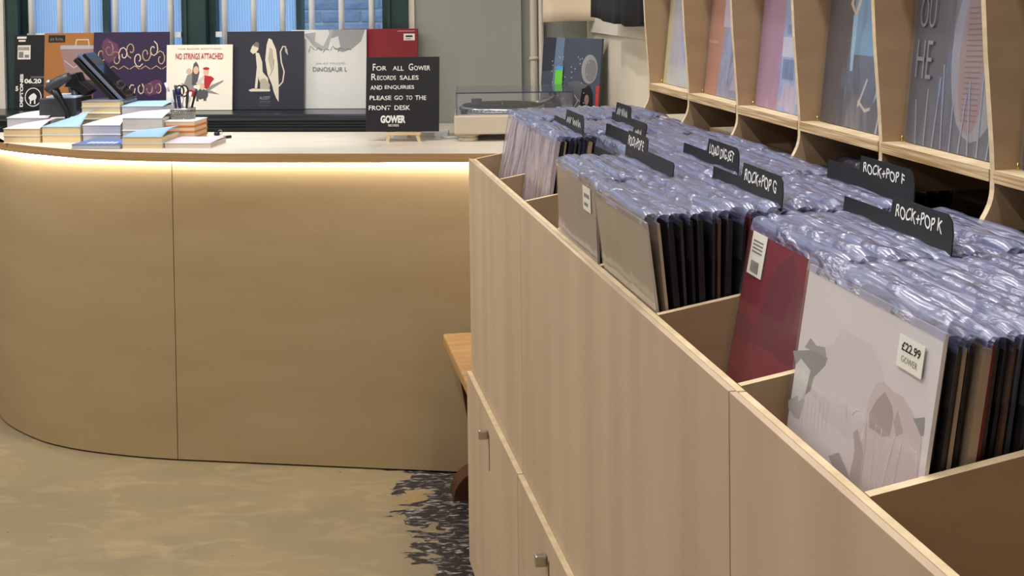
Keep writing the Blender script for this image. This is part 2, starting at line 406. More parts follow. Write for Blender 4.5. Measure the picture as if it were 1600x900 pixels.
def added_spot(p, tgt, power, label):  # unseen spots, added to brighten the worktop, sleeves and white wall
    t = thing('added_spotlight', label, 'spotlight', p, 0, 'spotlights added above the counter')
    d = (tgt-p).normalized(); q = d.to_track_quat('-Z', 'Y')
    bm = bmesh.new(); add_tube(bm, [(0, 0, 0), (0, 0, -.08)], .008, 8); mk('stem', bm, M_black, t)
    bm = bmesh.new(); add_lathe(bm, [(.028, .05), (.034, .04), (.034, -.05), (.030, -.05), (.030, -.03), (.001, -.03)], 20); h = mk('housing', bm, M_black, t)
    h.location = (0, 0, -.10); h.rotation_mode = 'QUATERNION'; h.rotation_quaternion = q
    l = bpy.data.lights.new('spot_light', 'SPOT'); l.energy = power; l.spot_size = radians(48); l.spot_blend = 1.0; l.shadow_soft_size = .03; l.color = (1.0, .98, .97)
    lo = bpy.data.objects.new('spot_light', l); COL.objects.link(lo); lo.parent = h; lo.location = (0, 0, -.055)
for (x, lb) in ((-1.0, 'added black spotlight brightening the books'), (-.35, 'added black spotlight brightening the clear part of the counter')):
    added_spot(W(x, -.55, CEIL), W(x-.03, -.05, 1.15), SPOT_W, lb)
added_spot(B(3.9, .15, CEIL), B(4.62, 1.2, 1.25), SPOT_W*.55, 'added black spotlight brightening the wall by the hanging bags')  # added to lighten the white wall and throw the bags' shadow

# ---------------------------------------------------------------- counter
def smooth(pts, n=8):
    out = []
    P = [Vector(p) for p in pts]
    for i in range(len(P)-1):
        a = P[max(i-1, 0)]; b = P[i]; c = P[i+1]; d = P[min(i+2, len(P)-1)]
        for k in range(n):
            t = k/n
            out.append(.5*((2*b)+(-a+c)*t+(2*a-5*b+4*c-d)*t*t+(-a+3*b-3*c+d)*t**3))
    out.append(P[-1]); return out
CT = 1.085
base_curve = smooth([(-1.178, 4.592), (-1.30, 4.618), (-1.413, 4.651), (-1.53, 4.693), (-1.622, 4.737), (-1.72, 4.799), (-1.812, 4.88), (-1.90, 4.972), (-1.965, 5.06), (-2.02, 5.17), (-2.045, 5.29)], 5)
base_line = [Vector((.36, 4.352)), Vector((-1.178, 4.592))]
top_curve = smooth([(.38, 4.353), (-.14, 4.382), (-.642, 4.43), (-.99, 4.463), (-1.31, 4.537), (-1.513, 4.62), (-1.685, 4.73), (-1.79, 4.81), (-1.88, 4.89), (-1.99, 5.03), (-2.06, 5.17), (-2.085, 5.29)], 6)
counter = thing('shop_counter', 'pale plywood shop counter with a rounded end and glowing strip', 'counter', (-.8, 4.7, 0))
OFF = Vector((-.8, 4.7))
def wall_strip(name, pts, th, z0, z1, m, parent, off):
    """vertical panel following pts (thickness to the left of travel)"""
    bm = bmesh.new(); n = len(pts); N = []
    for i in range(n):
        t = (pts[min(i+1, n-1)]-pts[max(i-1, 0)]).normalized(); N.append(Vector((t.y, -t.x)))
    A = [p-off for p in pts]; Bk = [p-off+q*th for p, q in zip(pts, N)]
    va = [[bm.verts.new((p.x, p.y, z)) for p in L] for L in (A, Bk) for z in (z0, z1)]
    a0, a1, b0, b1 = va
    for i in range(n-1):
        for q in ((a0[i], a0[i+1], a1[i+1], a1[i]), (b0[i+1], b0[i], b1[i], b1[i+1]), (a1[i], a1[i+1], b1[i+1], b1[i]), (a0[i+1], a0[i], b0[i], b0[i+1])):
            f = bm.faces.new(q)
    bm.faces.new((a0[0], a1[0], b1[0], b0[0])); bm.faces.new((a0[-1], b0[-1], b1[-1], a1[-1]))
    return mk(name, bm, m, parent)
gap = .0015
bl = base_line[1]-base_line[0]; bl.normalize()
wall_strip('front_panel', [base_line[0], base_line[1]-bl*gap], .018, .006, CT-.03, M_ply_counter, counter, OFF)
wall_strip('curved_panel', [base_line[1]+bl*gap]+base_curve[1:], .018, .006, CT-.03, M_ply_counter, counter, OFF)
bp2 = [p+Vector((.02*0, .025)) for p in [base_line[0], base_line[1]]] + [p+Vector((.02, .012)) for p in base_curve[1:]]
wall_strip('plinth', bp2, .02, 0, CT-.031, M_ply_dark, counter, OFF)
# worktop
wb = [W(.93, -.0), W(-1.55, -.0)]
poly = [Vector((p.x, p.y)) for p in top_curve]
bk1 = W(-1.70, -.021); bk0 = W(.17, -.021); bk2 = W(.17, WD-.002); bk3 = W(.81, WD-.002)
poly_all = [(p.x-OFF.x, p.y-OFF.y) for p in poly] + [(q.x-OFF.x, q.y-OFF.y) for q in (bk1, bk0, bk2, bk3)]
bm = bmesh.new(); fs = add_prism(bm, poly_all, 'z', CT-.03, CT)
for f in fs[2:]: f.material_index = 1
M_cedge = ply('counter_ply_edge', (186, 152, 108), (158, 124, 84), (3, 3, 260), rough=.5)
mk('worktop', bm, [M_ply_top, M_cedge], counter)
# led strip tucked under the overhang
led_pts = [Vector((.36, 4.352)), Vector((-.4, 4.4706))] + [base_line[1]] + base_curve[1:-2]
led_pts = [p + Vector((0, -.0)) for p in led_pts]
bm = bmesh.new(); n = len(led_pts); rings = []
for i, p in enumerate(led_pts):
    t = (led_pts[min(i+1, n-1)]-led_pts[max(i-1, 0)]).normalized(); q = Vector((-t.y, t.x))
    a = p+q*.012-OFF; b = p+q*.022-OFF
    rings.append([bm.verts.new((c.x, c.y, z)) for c, z in ((a, CT-.031), (b, CT-.031), (b, CT-.036), (a, CT-.036))])
for a, b in zip(rings, rings[1:]):
    for k in range(4): bm.faces.new((a[k], a[(k+1) % 4], b[(k+1) % 4], b[k]))
mk('light_strip', bm, emat('warm_led', (1.0, .93, .83), LED_STR), counter)

# ---------------------------------------------------------------- bench between counter and bins
bt = B(3.98, .50); bench = thing('wooden_bench', 'rustic wooden bench with dark legs squeezed between counter and bins', 'bench', (bt.x, bt.y, 0), TH)
boxo('seat_plank', -.0, .34, -.30, .30, .475, .51, M_bench, bench, .006)
for y in (-.2, .22):
    bm = bmesh.new()
    add_prism(bm, [(.03, .475), (.30, .475), (.25, .06), (.30, 0), (.06, 0), (.10, .06)], 'y', y, y+.03); mk('leg', bm, M_bench_dk, bench)
bm = bmesh.new(); arc = [(.015+.09*(1-cos(t*pi/2/8)), .09*sin(t*pi/2/8)) for t in range(9)]
add_prism(bm, arc+[(.30, .09), (.30, 0)], 'y', .19, .28); mk('foot', bm, M_bench_dk, bench)
boxo('stretcher', .15, .18, -.2, .26, .2, .25, M_bench_dk, bench)

# ---------------------------------------------------------------- record bins
RIM, P_ = 1.163, .345
DIV = [3.205-P_*k for k in range(9)]     # bin dividers, far to near
VF = .500                                # outer face of the front panel
FLOOR_Z = .975
def bin_unit(u0, u1, divs, doors, label, end_far=False):
    r = thing('record_browser', label, 'record bin', B(u0, VF), TH, 'plywood record bins in a row')
    L = u1-u0; X = lambda v: v-VF
    m_ = .001
    boxo('front_panel', 0, .009, m_, L-m_, .57, RIM, M_ply_front, r, .0008)
    boxo('front_lining', .0108, .0205, m_, L-m_, .60, RIM-.001, M_ply_edge, r, .0008)
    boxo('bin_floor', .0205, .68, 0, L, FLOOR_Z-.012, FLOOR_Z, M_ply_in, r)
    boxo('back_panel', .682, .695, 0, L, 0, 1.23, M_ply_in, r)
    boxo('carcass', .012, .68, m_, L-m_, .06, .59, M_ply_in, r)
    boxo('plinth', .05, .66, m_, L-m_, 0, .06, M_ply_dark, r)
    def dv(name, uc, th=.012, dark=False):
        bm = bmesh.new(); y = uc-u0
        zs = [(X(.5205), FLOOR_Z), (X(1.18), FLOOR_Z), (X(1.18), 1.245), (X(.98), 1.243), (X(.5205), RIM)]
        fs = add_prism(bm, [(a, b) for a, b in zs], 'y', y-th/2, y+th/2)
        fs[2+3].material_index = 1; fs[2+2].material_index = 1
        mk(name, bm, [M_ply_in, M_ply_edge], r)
    for d in divs: dv('divider', d)
    if end_far:
        dv('end_panel', u1-.006, .012)
        boxo('end_panel_skirt', .012, .68, L-.012, L, .06, FLOOR_Z-.013, M_ply_front, r)
    for (a, b, ku) in doors:
        bm = bmesh.new(); add_box(bm, -.0125, -.0005, a-u0+.0012, b-u0-.0012, .05, .577)
        for f in bm.faces:
            if f.normal.z > .5 or all(abs(v.co.z-.577) < 1e-5 for v in f.verts): f.material_index = 1
        d = mk('door', bm, [M_ply_front, M_ply_edge], r)
        if ku:
            bm = bmesh.new(); add_box(bm, -.036, -.013, ku-u0-.009, ku-u0+.009, .514, .536); k = mk('knob', bm, M_steel, d, .003)
            boxo('lock_slot', -.0135, -.0122, ku-u0-.024, ku-u0-.019, .44, .53, M_ply_dark, d)
    return r
bin_unit(2.818, 3.613, [3.205, 2.862], [(2.818, 3.613, 3.24)], 'pale plywood record bin unit at the far end, beside the bench', True)
bin_unit(1.459, 2.816, [DIV[2], DIV[3], DIV[4], DIV[5]], [(2.139, 2.816, 2.498), (1.459, 2.137, 1.80)], 'pale plywood record bin unit under the dark red sleeve', False)
bin_unit(.44, 1.457, [DIV[6], DIV[7], .446], [(.80, 1.457, 1.12), (.44, .798, .6)], 'pale plywood record bin unit with an empty front compartment', False)

# ---- bag meshes
def bag_mesh(seed, full, crumple=0.0, width=.322, flop=1.0):
    rd = random.Random(seed); nx = 26
    h = rd.uniform(.010, .020)
    zb = .0 if full else .255
    back = rd.uniform(.55, 1.0)*flop
    prof = [(-.0032, zb)] + ([(-.0034, .08), (-.0034, .16), (-.0034, .24)] if full else []) + \
           [(-.0034, .306), (-.0036, .316), (-.003, .316+h*.6), (.001, .316+h*.93), (.008*back, .316+h), (.016*back, .316+h*.94), (.023*back, .316+h*.80), (.029*back, .316+h*.58)]
    ph = [rd.uniform(0, 6.28) for _ in range(8)]
    bm = bmesh.new(); rows = []
    for j, (y, z) in enumerate(prof):
        row = []
        up = max(0, z-.306)/.03
        for i in range(nx+1):
            x = (i/nx-.5)*width; t = i/nx*6.28
            a = up*(1+crumple)
            wv = sin(t*.8+ph[0])+.7*sin(t*1.7+ph[1]+j*.5)+.4*sin(t*3.9+ph[2]-j*.5)
            wz = sin(t*.7+ph[4])+.6*sin(t*2.1+ph[5])+.3*sin(t*4.1+ph[6])
            yy = y+.0016*a*wv+rd.uniform(-.0004, .0004)*a; zz = z+.0020*a*wz+rd.uniform(-.0005, .0005)*a
            if crumple and z > .03:
                k = crumple*min(1, z/.3); yy -= .004*k*(1+sin(t*2.3+ph[0]+z*9)+.7*sin(t*5.9+ph[1]+z*6))
            if i in (0, nx): zz -= .004*up
            row.append(bm.verts.new((x, yy, zz)))
        rows.append(row)
    nlow = sum(1 for p in prof if p[1] <= .3065)
    for j, (a, b) in enumerate(zip(rows, rows[1:])):
        for i in range(nx):
            f = bm.faces.new((a[i], a[i+1], b[i+1], b[i])); f.smooth = True; f.material_index = 0 if j < nlow-1 else 1
    me = bpy.data.meshes.new('plastic_bag'); bm.to_mesh(me); bm.free()
    me.materials.append(M_bag_crumple if crumple else M_bag_clear); me.materials.append(M_bag_top)
    return me
BAGS = [bag_mesh(s, False) for s in range(14)]
BAGS_FULL = [bag_mesh(40+s, True) for s in range(4)]
BAG_CR = [bag_mesh(80+s, True, 1.0) for s in range(2)]
def sleeve_mesh(th, s=.313):
    bm = bmesh.new(); add_box(bm, -s/2, s/2, -th/2, th/2, 0, s)
    me = bpy.data.meshes.new('sleeve'); bm.to_mesh(me); bm.free(); me.materials.append(M_black); return me
SLV = sleeve_mesh(.0042); SLV_THICK = sleeve_mesh(.009)
SPINES = [C(26, 24, 28), C(38, 34, 38), C(22, 22, 26), C(60, 54, 54), C(150, 140, 134), C(112, 100, 98), C(196, 188, 178), C(84, 62, 52), C(34, 30, 34), C(120, 34, 44), C(52, 58, 74), C(170, 150, 128), C(30, 28, 34)]
def put_record(p, rz, rx, label, group, sleeve_m, bag, slv=None, name='bagged_record'):
    t = thing(name, label, 'record', p, rz, group, rx)
    s = bpy.data.objects.new('sleeve', slv or SLV); COL.objects.link(s); s.parent = t
    s.material_slots[0].link = 'OBJECT'; s.material_slots[0].material = sleeve_m
    if bag:
        b = bpy.data.objects.new('plastic_bag', bag); COL.objects.link(b); b.parent = t
    return t, s
RZB = TH-pi/2

# compartments: (first v at the floor, lean of the first, lean of the rest, label of the rest)
def lean_at(k, f, l0, l1): return l0+(l1-l0)*min(1, f)
COMP = {0: (.545, 13, 10), 1: (.552, 9, 10), 2: (.625, 10, 10), 3: (.527, -1.5, 9), 4: (.548, -7, 8), 5: (.600, 11, 9), 6: (.553, 9, 9)}
# genre cards: compartment, v at the top, lower edge z, tab range, text
CARDS = [(5, .797, 1.324, .0225, .47, 1.0, 'ROCK+POP K'), (4, .715, 1.325, .024, .44, 1.0, 'ROCK+POP G'), (4, .914, 1.331, .022, .40, .98, 'ROCK+POP F'),
         (3, .655, 1.328, .024, .0, .47, 'ROCK+POP E'), (3, .770, 1.324, .024, .45, 1.0, 'LOAD DIG-SET'), (1, .655, 1.317, .026, .40, 1.0, None), (2, .70, 1.330, .026, .70, 1.0, None), (1, .80, 1.322, .026, .1, .55, None)]
def genre_card(c, vt, zl, th, t0, t1, txt):
    uc = DIV[c-1]-P_/2-(.012 if vt > .9 else 0)
    ln = radians(4 if vt > .9 else 7); hgt = (zl-FLOOR_Z)/cos(ln)
    vb = vt-hgt*sin(ln)
    lab = ('black genre card lettered %s standing among the bagged records' % txt) if txt else {(1, .655): 'small black genre card over the first bagged records', (2, .70): 'black genre card with a short tab beside the empty-fronted bin', (1, .80): 'smallest black genre card, half buried near the turntable'}[(c, vt)]
    t = thing('genre_card', lab, 'divider card', B(uc, vb, FLOOR_Z), RZB, 'black genre cards in the bins', -ln)
    wd = .318; x0, x1 = -wd/2, wd/2; a, b = x0+t0*wd, x0+t1*wd; H = hgt
    pts = [(x0, 0), (x1, 0)]
    if t1 >= .97: pts += [(x1, H), (x1-.006, H+th*.7), (x1-.018, H+th)]
    else: pts += [(x1, H-.004), (x1-.008, H), (b, H), (b-.004, H+th*.8), (b-.012, H+th)]
    if t0 > .01: pts += [(a+.004, H+th), (a, H), (x0+.003, H)]
    else: pts += [(x0+.008, H+th), (x0, H+th-.008)]
    bm = bmesh.new(); add_prism(bm, pts, 'y', -.0008, .0008); mk('card', bm, M_card, t)
    if txt: lettering(t, txt, a+.016, b-.026, H-.003, H+th-.009, -.0013, M_chalk, bold=.012, wobble=.12)
    else: scribble(t, a+.02, b-.03, H-.004, H+th-.008, -.0013, M_chalk, int(vt*100), .004)
FRONTS = {}
def pal(c, k, rd): return rd.choice(SPINES)
REST = {0: 'bagged record in the bin against the far end panel', 1: 'bagged record packed behind the crumpled bag by the small genre card', 2: 'bagged record in the bin whose front stands empty beside the crumpled bags',
        3: 'bagged record packed behind the grey sleeve, around the ROCK+POP E card', 4: 'bagged record packed around the ROCK+POP G and F cards', 5: 'bagged record packed behind the dark red sleeve, around the ROCK+POP K card', 6: 'bagged record packed behind the pale pink priced sleeve'}
FIRST = {0: 'record in a crumpled lilac-grey bag leaning on the far end panel', 1: 'record in a streaky crumpled bag beside the dark record spines', 2: None,
         3: 'plain grey record sleeve with a small price sticker, leaning on the rim', 4: 'plain beige-grey record sleeve with a creased corner, leaning on the rim',
         5: 'dark red record sleeve with a white barcode label', 6: 'pale pink-grey record sleeve with a 22.99 price sticker'}
FM = {0: C(190, 176, 184), 1: C(176, 160, 168), 3: C(160, 152, 150), 4: C(188, 178, 164), 5: C(134, 12, 38), 6: C(228, 222, 226)}
for c, (v0, l0, l1) in COMP.items():
    uc = 3.405 if c == 0 else DIV[c-1]-P_/2
    if c == 0: uc = (3.60+3.21)/2-.01
    if c == 2: uc = DIV[1]-P_/2
    rd = random.Random(100+c); v = v0; k = 0
    cards = sorted([(q, q[1]-(q[2]-FLOOR_Z)*math.tan(radians(7))) for q in CARDS if q[0] == c], key=lambda q: q[1])
    while v < .884:
        f = (v-v0)/.12; ln = lean_at(k, f, l0, l1)
        if cards and v >= cards[0][1]:
            genre_card(*cards[0][0]); cards.pop(0); v += .006; continue
        first = (k == 0 and FIRST[c]); thick = k > 0 and rd.random() < .15
        if thick: v += .0024
        sm = FM[c] if first else rd.choice(SPINES)
        bag = (BAG_CR[c] if c in (0, 1) else BAGS_FULL[c % 4]) if k == 0 else rd.choice(BAGS)
        z = FLOOR_Z+.002+rd.uniform(0, .003)
        du = (-.006 if c == 6 else 0) if k == 0 else rd.uniform(-.006, .006)
        if first and c == 6: z += .010
        t, s = put_record(B(uc+du, v, z), RZB, -radians(ln+(0 if k == 0 else rd.uniform(-.5, .5))), FIRST[c] if first else REST[c], None if first else 'bagged records in bin %d' % (c+1), sm, bag, SLV_THICK if thick else SLV)
        if first: FRONTS[c] = (t, s)
        if first and c == 6: t.scale = (1.02, 1, 1.02)
        v += (rd.uniform(.0070, .0088) if k else .0095)+(.0024 if thick else 0)
        k += 1
    for q in cards: genre_card(*q[0])

# cover art of the front records (cover spans x -.1565...1565, z 0...313)
def price(parent, x0, x1, z0, z1, y, l1=None, l2=None):
    o = boxo('price_sticker', x0, x1, y-.0006, y, z0, z1, M_sticker, parent)
    h = z1-z0; w_ = x1-x0
    if l1: lettering(o, l1, x0+w_*.14, x1-w_*.12, z0+h*.55, z0+h*.84, y-.0009, M_ink, bold=.02)
    if l2: lettering(o, l2, x0+w_*.18, x1-w_*.18, z0+h*.2, z0+h*.40, y-.0009, M_inkg)
    return o
t, s = FRONTS[6]
g1, g2, g3, pk, br, wl = C(150, 146, 148), C(118, 114, 116), C(176, 170, 174), C(196, 176, 178), C(140, 116, 116), C(226, 222, 224)
C6S = {'flower': [(-0.1694, 0.2096), (-0.1186, 0.224), (-0.0762, 0.2269), (-0.0799, 0.2173), (-0.0974, 0.2029), (-0.1039, 0.1981), (-0.1076, 0.1819), (-0.1214, 0.1723), (-0.115, 0.202), (-0.1445, 0.2077), (-0.1537, 0.1981), (-0.1611, 0.202)], 'bud': [(-0.139, 0.2221), (-0.127, 0.2355), (-0.1094, 0.2316), (-0.0863, 0.2355), (-0.0799, 0.2269), (-0.1186, 0.223)], 'crystal': [(-0.1537, 0.1981), (-0.1445, 0.2077), (-0.115, 0.202), (-0.1196, 0.1733), (-0.1343, 0.1608), (-0.1454, 0.1819)], 'stem': [(-0.162, 0.1541), (-0.1399, 0.1666), (-0.1196, 0.1675), (-0.1233, 0.1541), (-0.1251, 0.1436), (-0.1399, 0.1417), (-0.1593, 0.1464)], 'hand': [(0.0282, 0.1991), (0.0309, 0.2163), (0.0411, 0.2336), (0.0559, 0.2393), (0.0752, 0.2364), (0.0956, 0.2374), (0.1186, 0.2297), (0.139, 0.2154), (0.1436, 0.2096), (0.1454, 0.1733), (0.0291, 0.1177), (0.0134, 0.1541), (0.0309, 0.1752)], 'gap': [(0.0355, 0.201), (0.0466, 0.2182), (0.0614, 0.2307), (0.0799, 0.2221), (0.0854, 0.2125), (0.0836, 0.1943), (0.0706, 0.1895), (0.0549, 0.1895), (0.0392, 0.1886)], 'shade': [(0.0919, 0.2221), (0.1085, 0.2058), (0.0956, 0.1981), (0.0863, 0.2096)], 'edge': [(0.1223, 0.224), (0.1427, 0.2316), (0.1454, 0.2163), (0.1408, 0.2135), (0.1297, 0.2202)], 'thumb': [(0.0078, 0.1733), (0.0162, 0.179), (0.0346, 0.1618), (0.0365, 0.1244), (0.0097, 0.1129), (0.0171, 0.1551)], 'low': [(-0.0402, 0.1321), (-0.018, 0.1436), (0.0152, 0.1283), (0.0162, 0.1149), (-0.0042, 0.1129)], 'palm': [(0.0365, 0.1867), (0.0716, 0.1886), (0.0882, 0.1934), (0.09, 0.1484), (0.0457, 0.1263)]}
C6L = [[(0.0688, 0.1359), (0.066, 0.1953), (0.0531, 0.1962), (0.0577, 0.1311)], [(0.0817, 0.1436), (0.0928, 0.1972), (0.1076, 0.1972), (0.102, 0.1531)], [(0.0374, 0.1216), (0.0365, 0.1713)], [(0.1251, 0.1972), (0.139, 0.1972), (0.1445, 0.1713)], [(-0.0577, 0.1962), (-0.0171, 0.1962), (-0.0125, 0.18)], [(-0.0014, 0.1886), (0.0069, 0.1962), (0.0162, 0.1981), (0.0319, 0.1914), (0.0355, 0.1704)], [(-0.1233, 0.178), (-0.1159, 0.1292)], [(-0.1113, 0.1771), (-0.1057, 0.133)], [(-0.0993, 0.1761), (-0.0956, 0.1369)], [(-0.0919, 0.1857), (-0.0854, 0.1407)], [(-0.0799, 0.1847), (-0.0762, 0.1436)], [(-0.0725, 0.1943), (-0.066, 0.1474)], [(-0.0614, 0.1934), (-0.0568, 0.1503)]]
fm = {'stem': C(190, 186, 189), 'flower': C(150, 147, 149), 'bud': C(164, 161, 162), 'crystal': C(222, 223, 221), 'hand': C(212, 197, 199), 'palm': C(216, 202, 206), 'gap': C(178, 158, 160), 'shade': C(190, 170, 170), 'edge': C(150, 146, 152), 'thumb': C(188, 172, 174), 'low': C(172, 166, 168)}
items = [(C(220, 212, 218), blob(-.03, .21, .09, .05, 18, .1, .2, 5))]
for k_ in ('stem', 'flower', 'bud', 'crystal', 'hand', 'palm', 'gap', 'shade', 'edge', 'thumb', 'low'): items.append((fm[k_], C6S[k_]))
for q_, l_ in enumerate(C6L): items.append((wl, stroke(l_, .0014 if q_ < 6 else .0008)))
art(s, items, -.0022)
price(t, .080, .131, .263, .293, -.0048, '£22.99', 'GOWER')
t, s = FRONTS[5]
items = [(C(112, 12, 40), blob(.02, .2, .1, .09, 16, .2, .2, 2)), (C(138, 28, 50), rect(-.1565, .1565, .0, .165)), (C(118, 18, 42), [(-.1565, .16), (-.10, .15), (-.09, .165), (-.07, .155), (-.06, .19), (-.1565, .19)]), (C(146, 36, 58), rect(-.1565, -.06, 0, .12))]
art(s, items, -.0022)
lb = boxo('barcode_label', -.143, -.088, -.0046, -.0040, .248, .307, M_sticker, t)
it = [(M_inkg, rect(-.136, -.098, .294-k*.005, .2965-k*.005)) for k in range(4)]+[(M_ink, rect(-.132+k*.0035, -.1305+k*.0035, .252, .268)) for k in range(9)]
art(lb, it, -.0047, 'barcode')
t, s = FRONTS[3]
art(s, [(C(132, 124, 130), rect(.0, .1565, .0, .19)), (C(150, 142, 144), rect(-.1565, .0, .0, .22)), (C(166, 158, 152), rect(-.1565, .1565, .19, .313))], -.0022)
pr = price(t, .07, .128, .262, .304, -.0040); art(pr, [(M_inkg, rect(.08, .12, .285, .292)), (M_inkg, rect(.08, .11, .270, .276))], -.0047, 'print')
t, s = FRONTS[4]
art(s, [(C(182, 172, 158), blob(-.05, .17, .08, .1, 16, .2, .2, 4)), (C(205, 196, 178), [(.045, .11), (.05, .113), (.1, .03), (.092, .03)])], -.0022)
for c in (0, 1):
    t, s = FRONTS[c]
    art(s, [(C(196, 184, 192), [(-.14, 0), (-.10, .313), (-.02, .313), (-.05, 0)]), (C(150, 130, 138), [(.0, 0), (.02, .2), (.05, .25), (.06, 0)]), (C(205, 195, 204), [(.08, .05), (.1, .29), (.13, .28), (.12, .05)])], -.0022)

# ---------------------------------------------------------------- display rack on the right wall
SZ, SV, SU = 1.373, .954, 3.406
rack = thing('display_rack', 'tall plywood display rack with curved dividers above the bins', 'rack', B(1.3, .94, 1.26), TH)
def rl(u, v, z): return (v-.94, u-1.3, z-1.26)
front = [(1.76, .935), (1.70, .937), (1.60, .941), (1.53, .944), (1.46, .949), (1.40, .953), (1.373, .954), (1.345, .9535), (1.335, .952), (1.325, .949), (1.315, .944), (1.305, .938), (1.29, .928)]
for k in range(-1, 7):
    u = SU-P_*k
    if k < 0: continue
    pts = [(v-.94, z-1.26) for z, v in front]+[(1.192-.94, 1.29-1.26), (1.192-.94, 1.76-1.26)]
    bm = bmesh.new(); y = u-1.3; fs = add_prism(bm, pts, 'y', y-.006, y+.006)
    for f in fs[2:2+len(front)-1]: f.material_index = 1
    mk('divider', bm, [M_shelf, M_ply_edge], rack)
UL = SU-6*P_
M_sedge = ply('shelf_ply_edge', (226, 202, 160), (176, 140, 96), (6, 6, 330), lo=.35, hi=.6)
for k in range(6):
    ua, ub = SU-P_*(k+1)+.006, SU-P_*k-.006
    bm = bmesh.new(); v = add_box(bm, .952-.94, 1.19-.94, ua-1.3, ub-1.3, 1.356-1.26, SZ-1.26)
    bm.faces.ensure_lookup_table()
    for f in bm.faces:
        if all(abs(q.co.x-.012) < 1e-6 for q in f.verts): f.material_index = 1
        elif all(abs(q.co.z-(SZ-1.26)) < 1e-6 for q in f.verts): f.material_index = 2
    mk('shelf', bm, [M_shelf, M_sedge, M_ply_edge], rack)
bm = bmesh.new(); add_box(bm, 1.196-.94, 1.1995-.94, UL-1.3, SU-1.3, -.06, .5); mk('back_panel', bm, M_shelf, rack)
bm = bmesh.new(); add_box(bm, .94-.94, 1.19-.94, UL-1.3, SU-1.3, .5, .516); mk('top_board', bm, M_shelf, rack)
for k in range(6):
    bm = bmesh.new(); u = SU-P_*k-.012
    add_tube(bm, [rl(u, .985, SZ), rl(u, .985, SZ+.010)], .0016, 8); mk('pin', bm, mat('brass', (220, 190, 120), .25, metal=1.0), rack)

# records shown face-out in the rack
DISP = ['pale lilac and grey record sleeve in the rack bay next to the white wall', 'record sleeve with a grey figure on orange-brown in the rack', 'pink-edged record sleeve with pale blue blocks in the rack',
        'dark record sleeve with blue sky and branches in the rack', 'dark grey record sleeve with an orange ribbed spine shape in the rack', 'plain dark record sleeve at the open end of the rack']
DM = [C(188, 186, 196), C(186, 128, 96), C(176, 136, 164), C(66, 54, 50), C(84, 82, 90), C(60, 58, 66)]
def bag_full_copy(k): return BAGS_FULL[k % 4]
M_bag_disp = bag_mat('display_bag', .10, (205, 215, 240), .1, (10, 10, 4), .35)
def disp_bag(seed):
    me = bag_mesh(200+seed, True); me.materials[0] = M_bag_disp; return me
for k in range(6):
    uc = SU-P_*(k+.5)
    t, s = put_record(B(uc, .99, SZ+.001), RZB, -radians(6), DISP[k], None, DM[k], disp_bag(k))
    X0 = -.1565
    if k == 0: it = [(C(206, 200, 150), rect(X0, -.12, 0, .313)), (C(176, 174, 204), blob(.04, .2, .09, .15, 18)), (C(196, 200, 198), rect(X0+.03, .1565, 0, .05))]
    elif k == 1: it = [(C(200, 190, 204), rect(-.06, .1565, .16, .313)), (C(150, 150, 176), [(-.07, .0), (-.05, .16), (.1565, .16), (.1565, 0)]), (C(206, 160, 140), rect(X0, -.09, .12, .126)), (C(188, 180, 196), [(.02, .02), (.06, .1), (.12, .08), (.15, .02)]), (C(120, 124, 152), stroke([(.0, .03), (.03, .15)], .012)), (C(120, 124, 152), stroke([(.07, .03), (.08, .15)], .012))]
    elif k == 2: it = [(C(150, 170, 208), rect(-.03, .1565, 0, .313)), (C(206, 204, 212), rect(-.03, .06, .11, .15)), (C(126, 140, 168), rect(.065, .12, .105, .155)), (C(120, 134, 172), rect(-.01, .03, .155, .175)), (C(110, 126, 160), rect(-.02, .04, .065, .105)), (C(186, 198, 224), rect(.05, .15, .02, .10)), (C(104, 116, 150), blob(.03, .27, .04, .02, 12)), (C(190, 176, 200), blob(.02, .03, .05, .03, 12, 0, .3, 3))]
    elif k == 3: it = [(C(112, 150, 178), [(-.045, .313), (-.05, .12), (.1565, .12), (.1565, .313)]), (C(82, 78, 84), rect(-.06, .1565, 0, .13)), (C(142, 168, 190), [(.06, .05), (.075, .1), (.14, .2), (.1565, .2), (.1565, .14), (.1, .09)]),
                       (C(196, 176, 160), stroke([(.0, .04), (.03, .09)], .006)), (C(196, 176, 160), stroke([(.0, .05), (.03, .035), (.05, .04)], .006)), (C(190, 190, 196), stroke([(.08, .0), (.09, .05), (.12, .1)], .005)), (C(190, 190, 196), stroke([(.12, .0), (.13, .06), (.15, .1)], .005)),
                       (C(206, 186, 164), stroke([(-.05, .25), (-.06, .22), (-.04, .20), (-.02, .24)], .012)), (C(150, 186, 206), [(-.05, .2), (-.03, .2), (-.035, .1), (-.045, .1)])]
    elif k == 4:
        it = [(C(112, 112, 118), rect(-.03, .1565, .12, .313)), (C(146, 142, 150), blob(.045, .15, .075, .13, 20)), (C(150, 118, 112), blob(.035, .145, .042, .115, 20))]
        it += [(C(120, 84, 80), stroke([(.012, .05+.008*q), (.058, .052+.008*q)], .0022)) for q in range(22)]
        it += [(C(140, 146, 166), stroke([(x, .0), (x+.01*((q % 3)-1), .07+.02*(q % 4))], .004)) for q, x in enumerate([-.12+.027*i for i in range(11)])]
    else: it = [(C(48, 48, 56), rect(-.12, .12, .03, .3))]
    art(s, it, -.0022)
    if k == 4:
        lettering(s, 'OU', -.135, -.085, .185, .235, -.0062, C(140, 138, 144), bold=-.01); lettering(s, 'HE', -.135, -.085, .105, .165, -.0062, C(140, 138, 144), bold=-.01)
# a few bagged records in the gap below the rack shelf
for k in range(4):
    put_record(B(2.20, 1.0+k*.022, FLOOR_Z+.002), RZB, -radians(4), 'dark bagged record tucked in below the rack shelf', 'bagged records below the rack shelf', SPINES[k], BAGS[k])

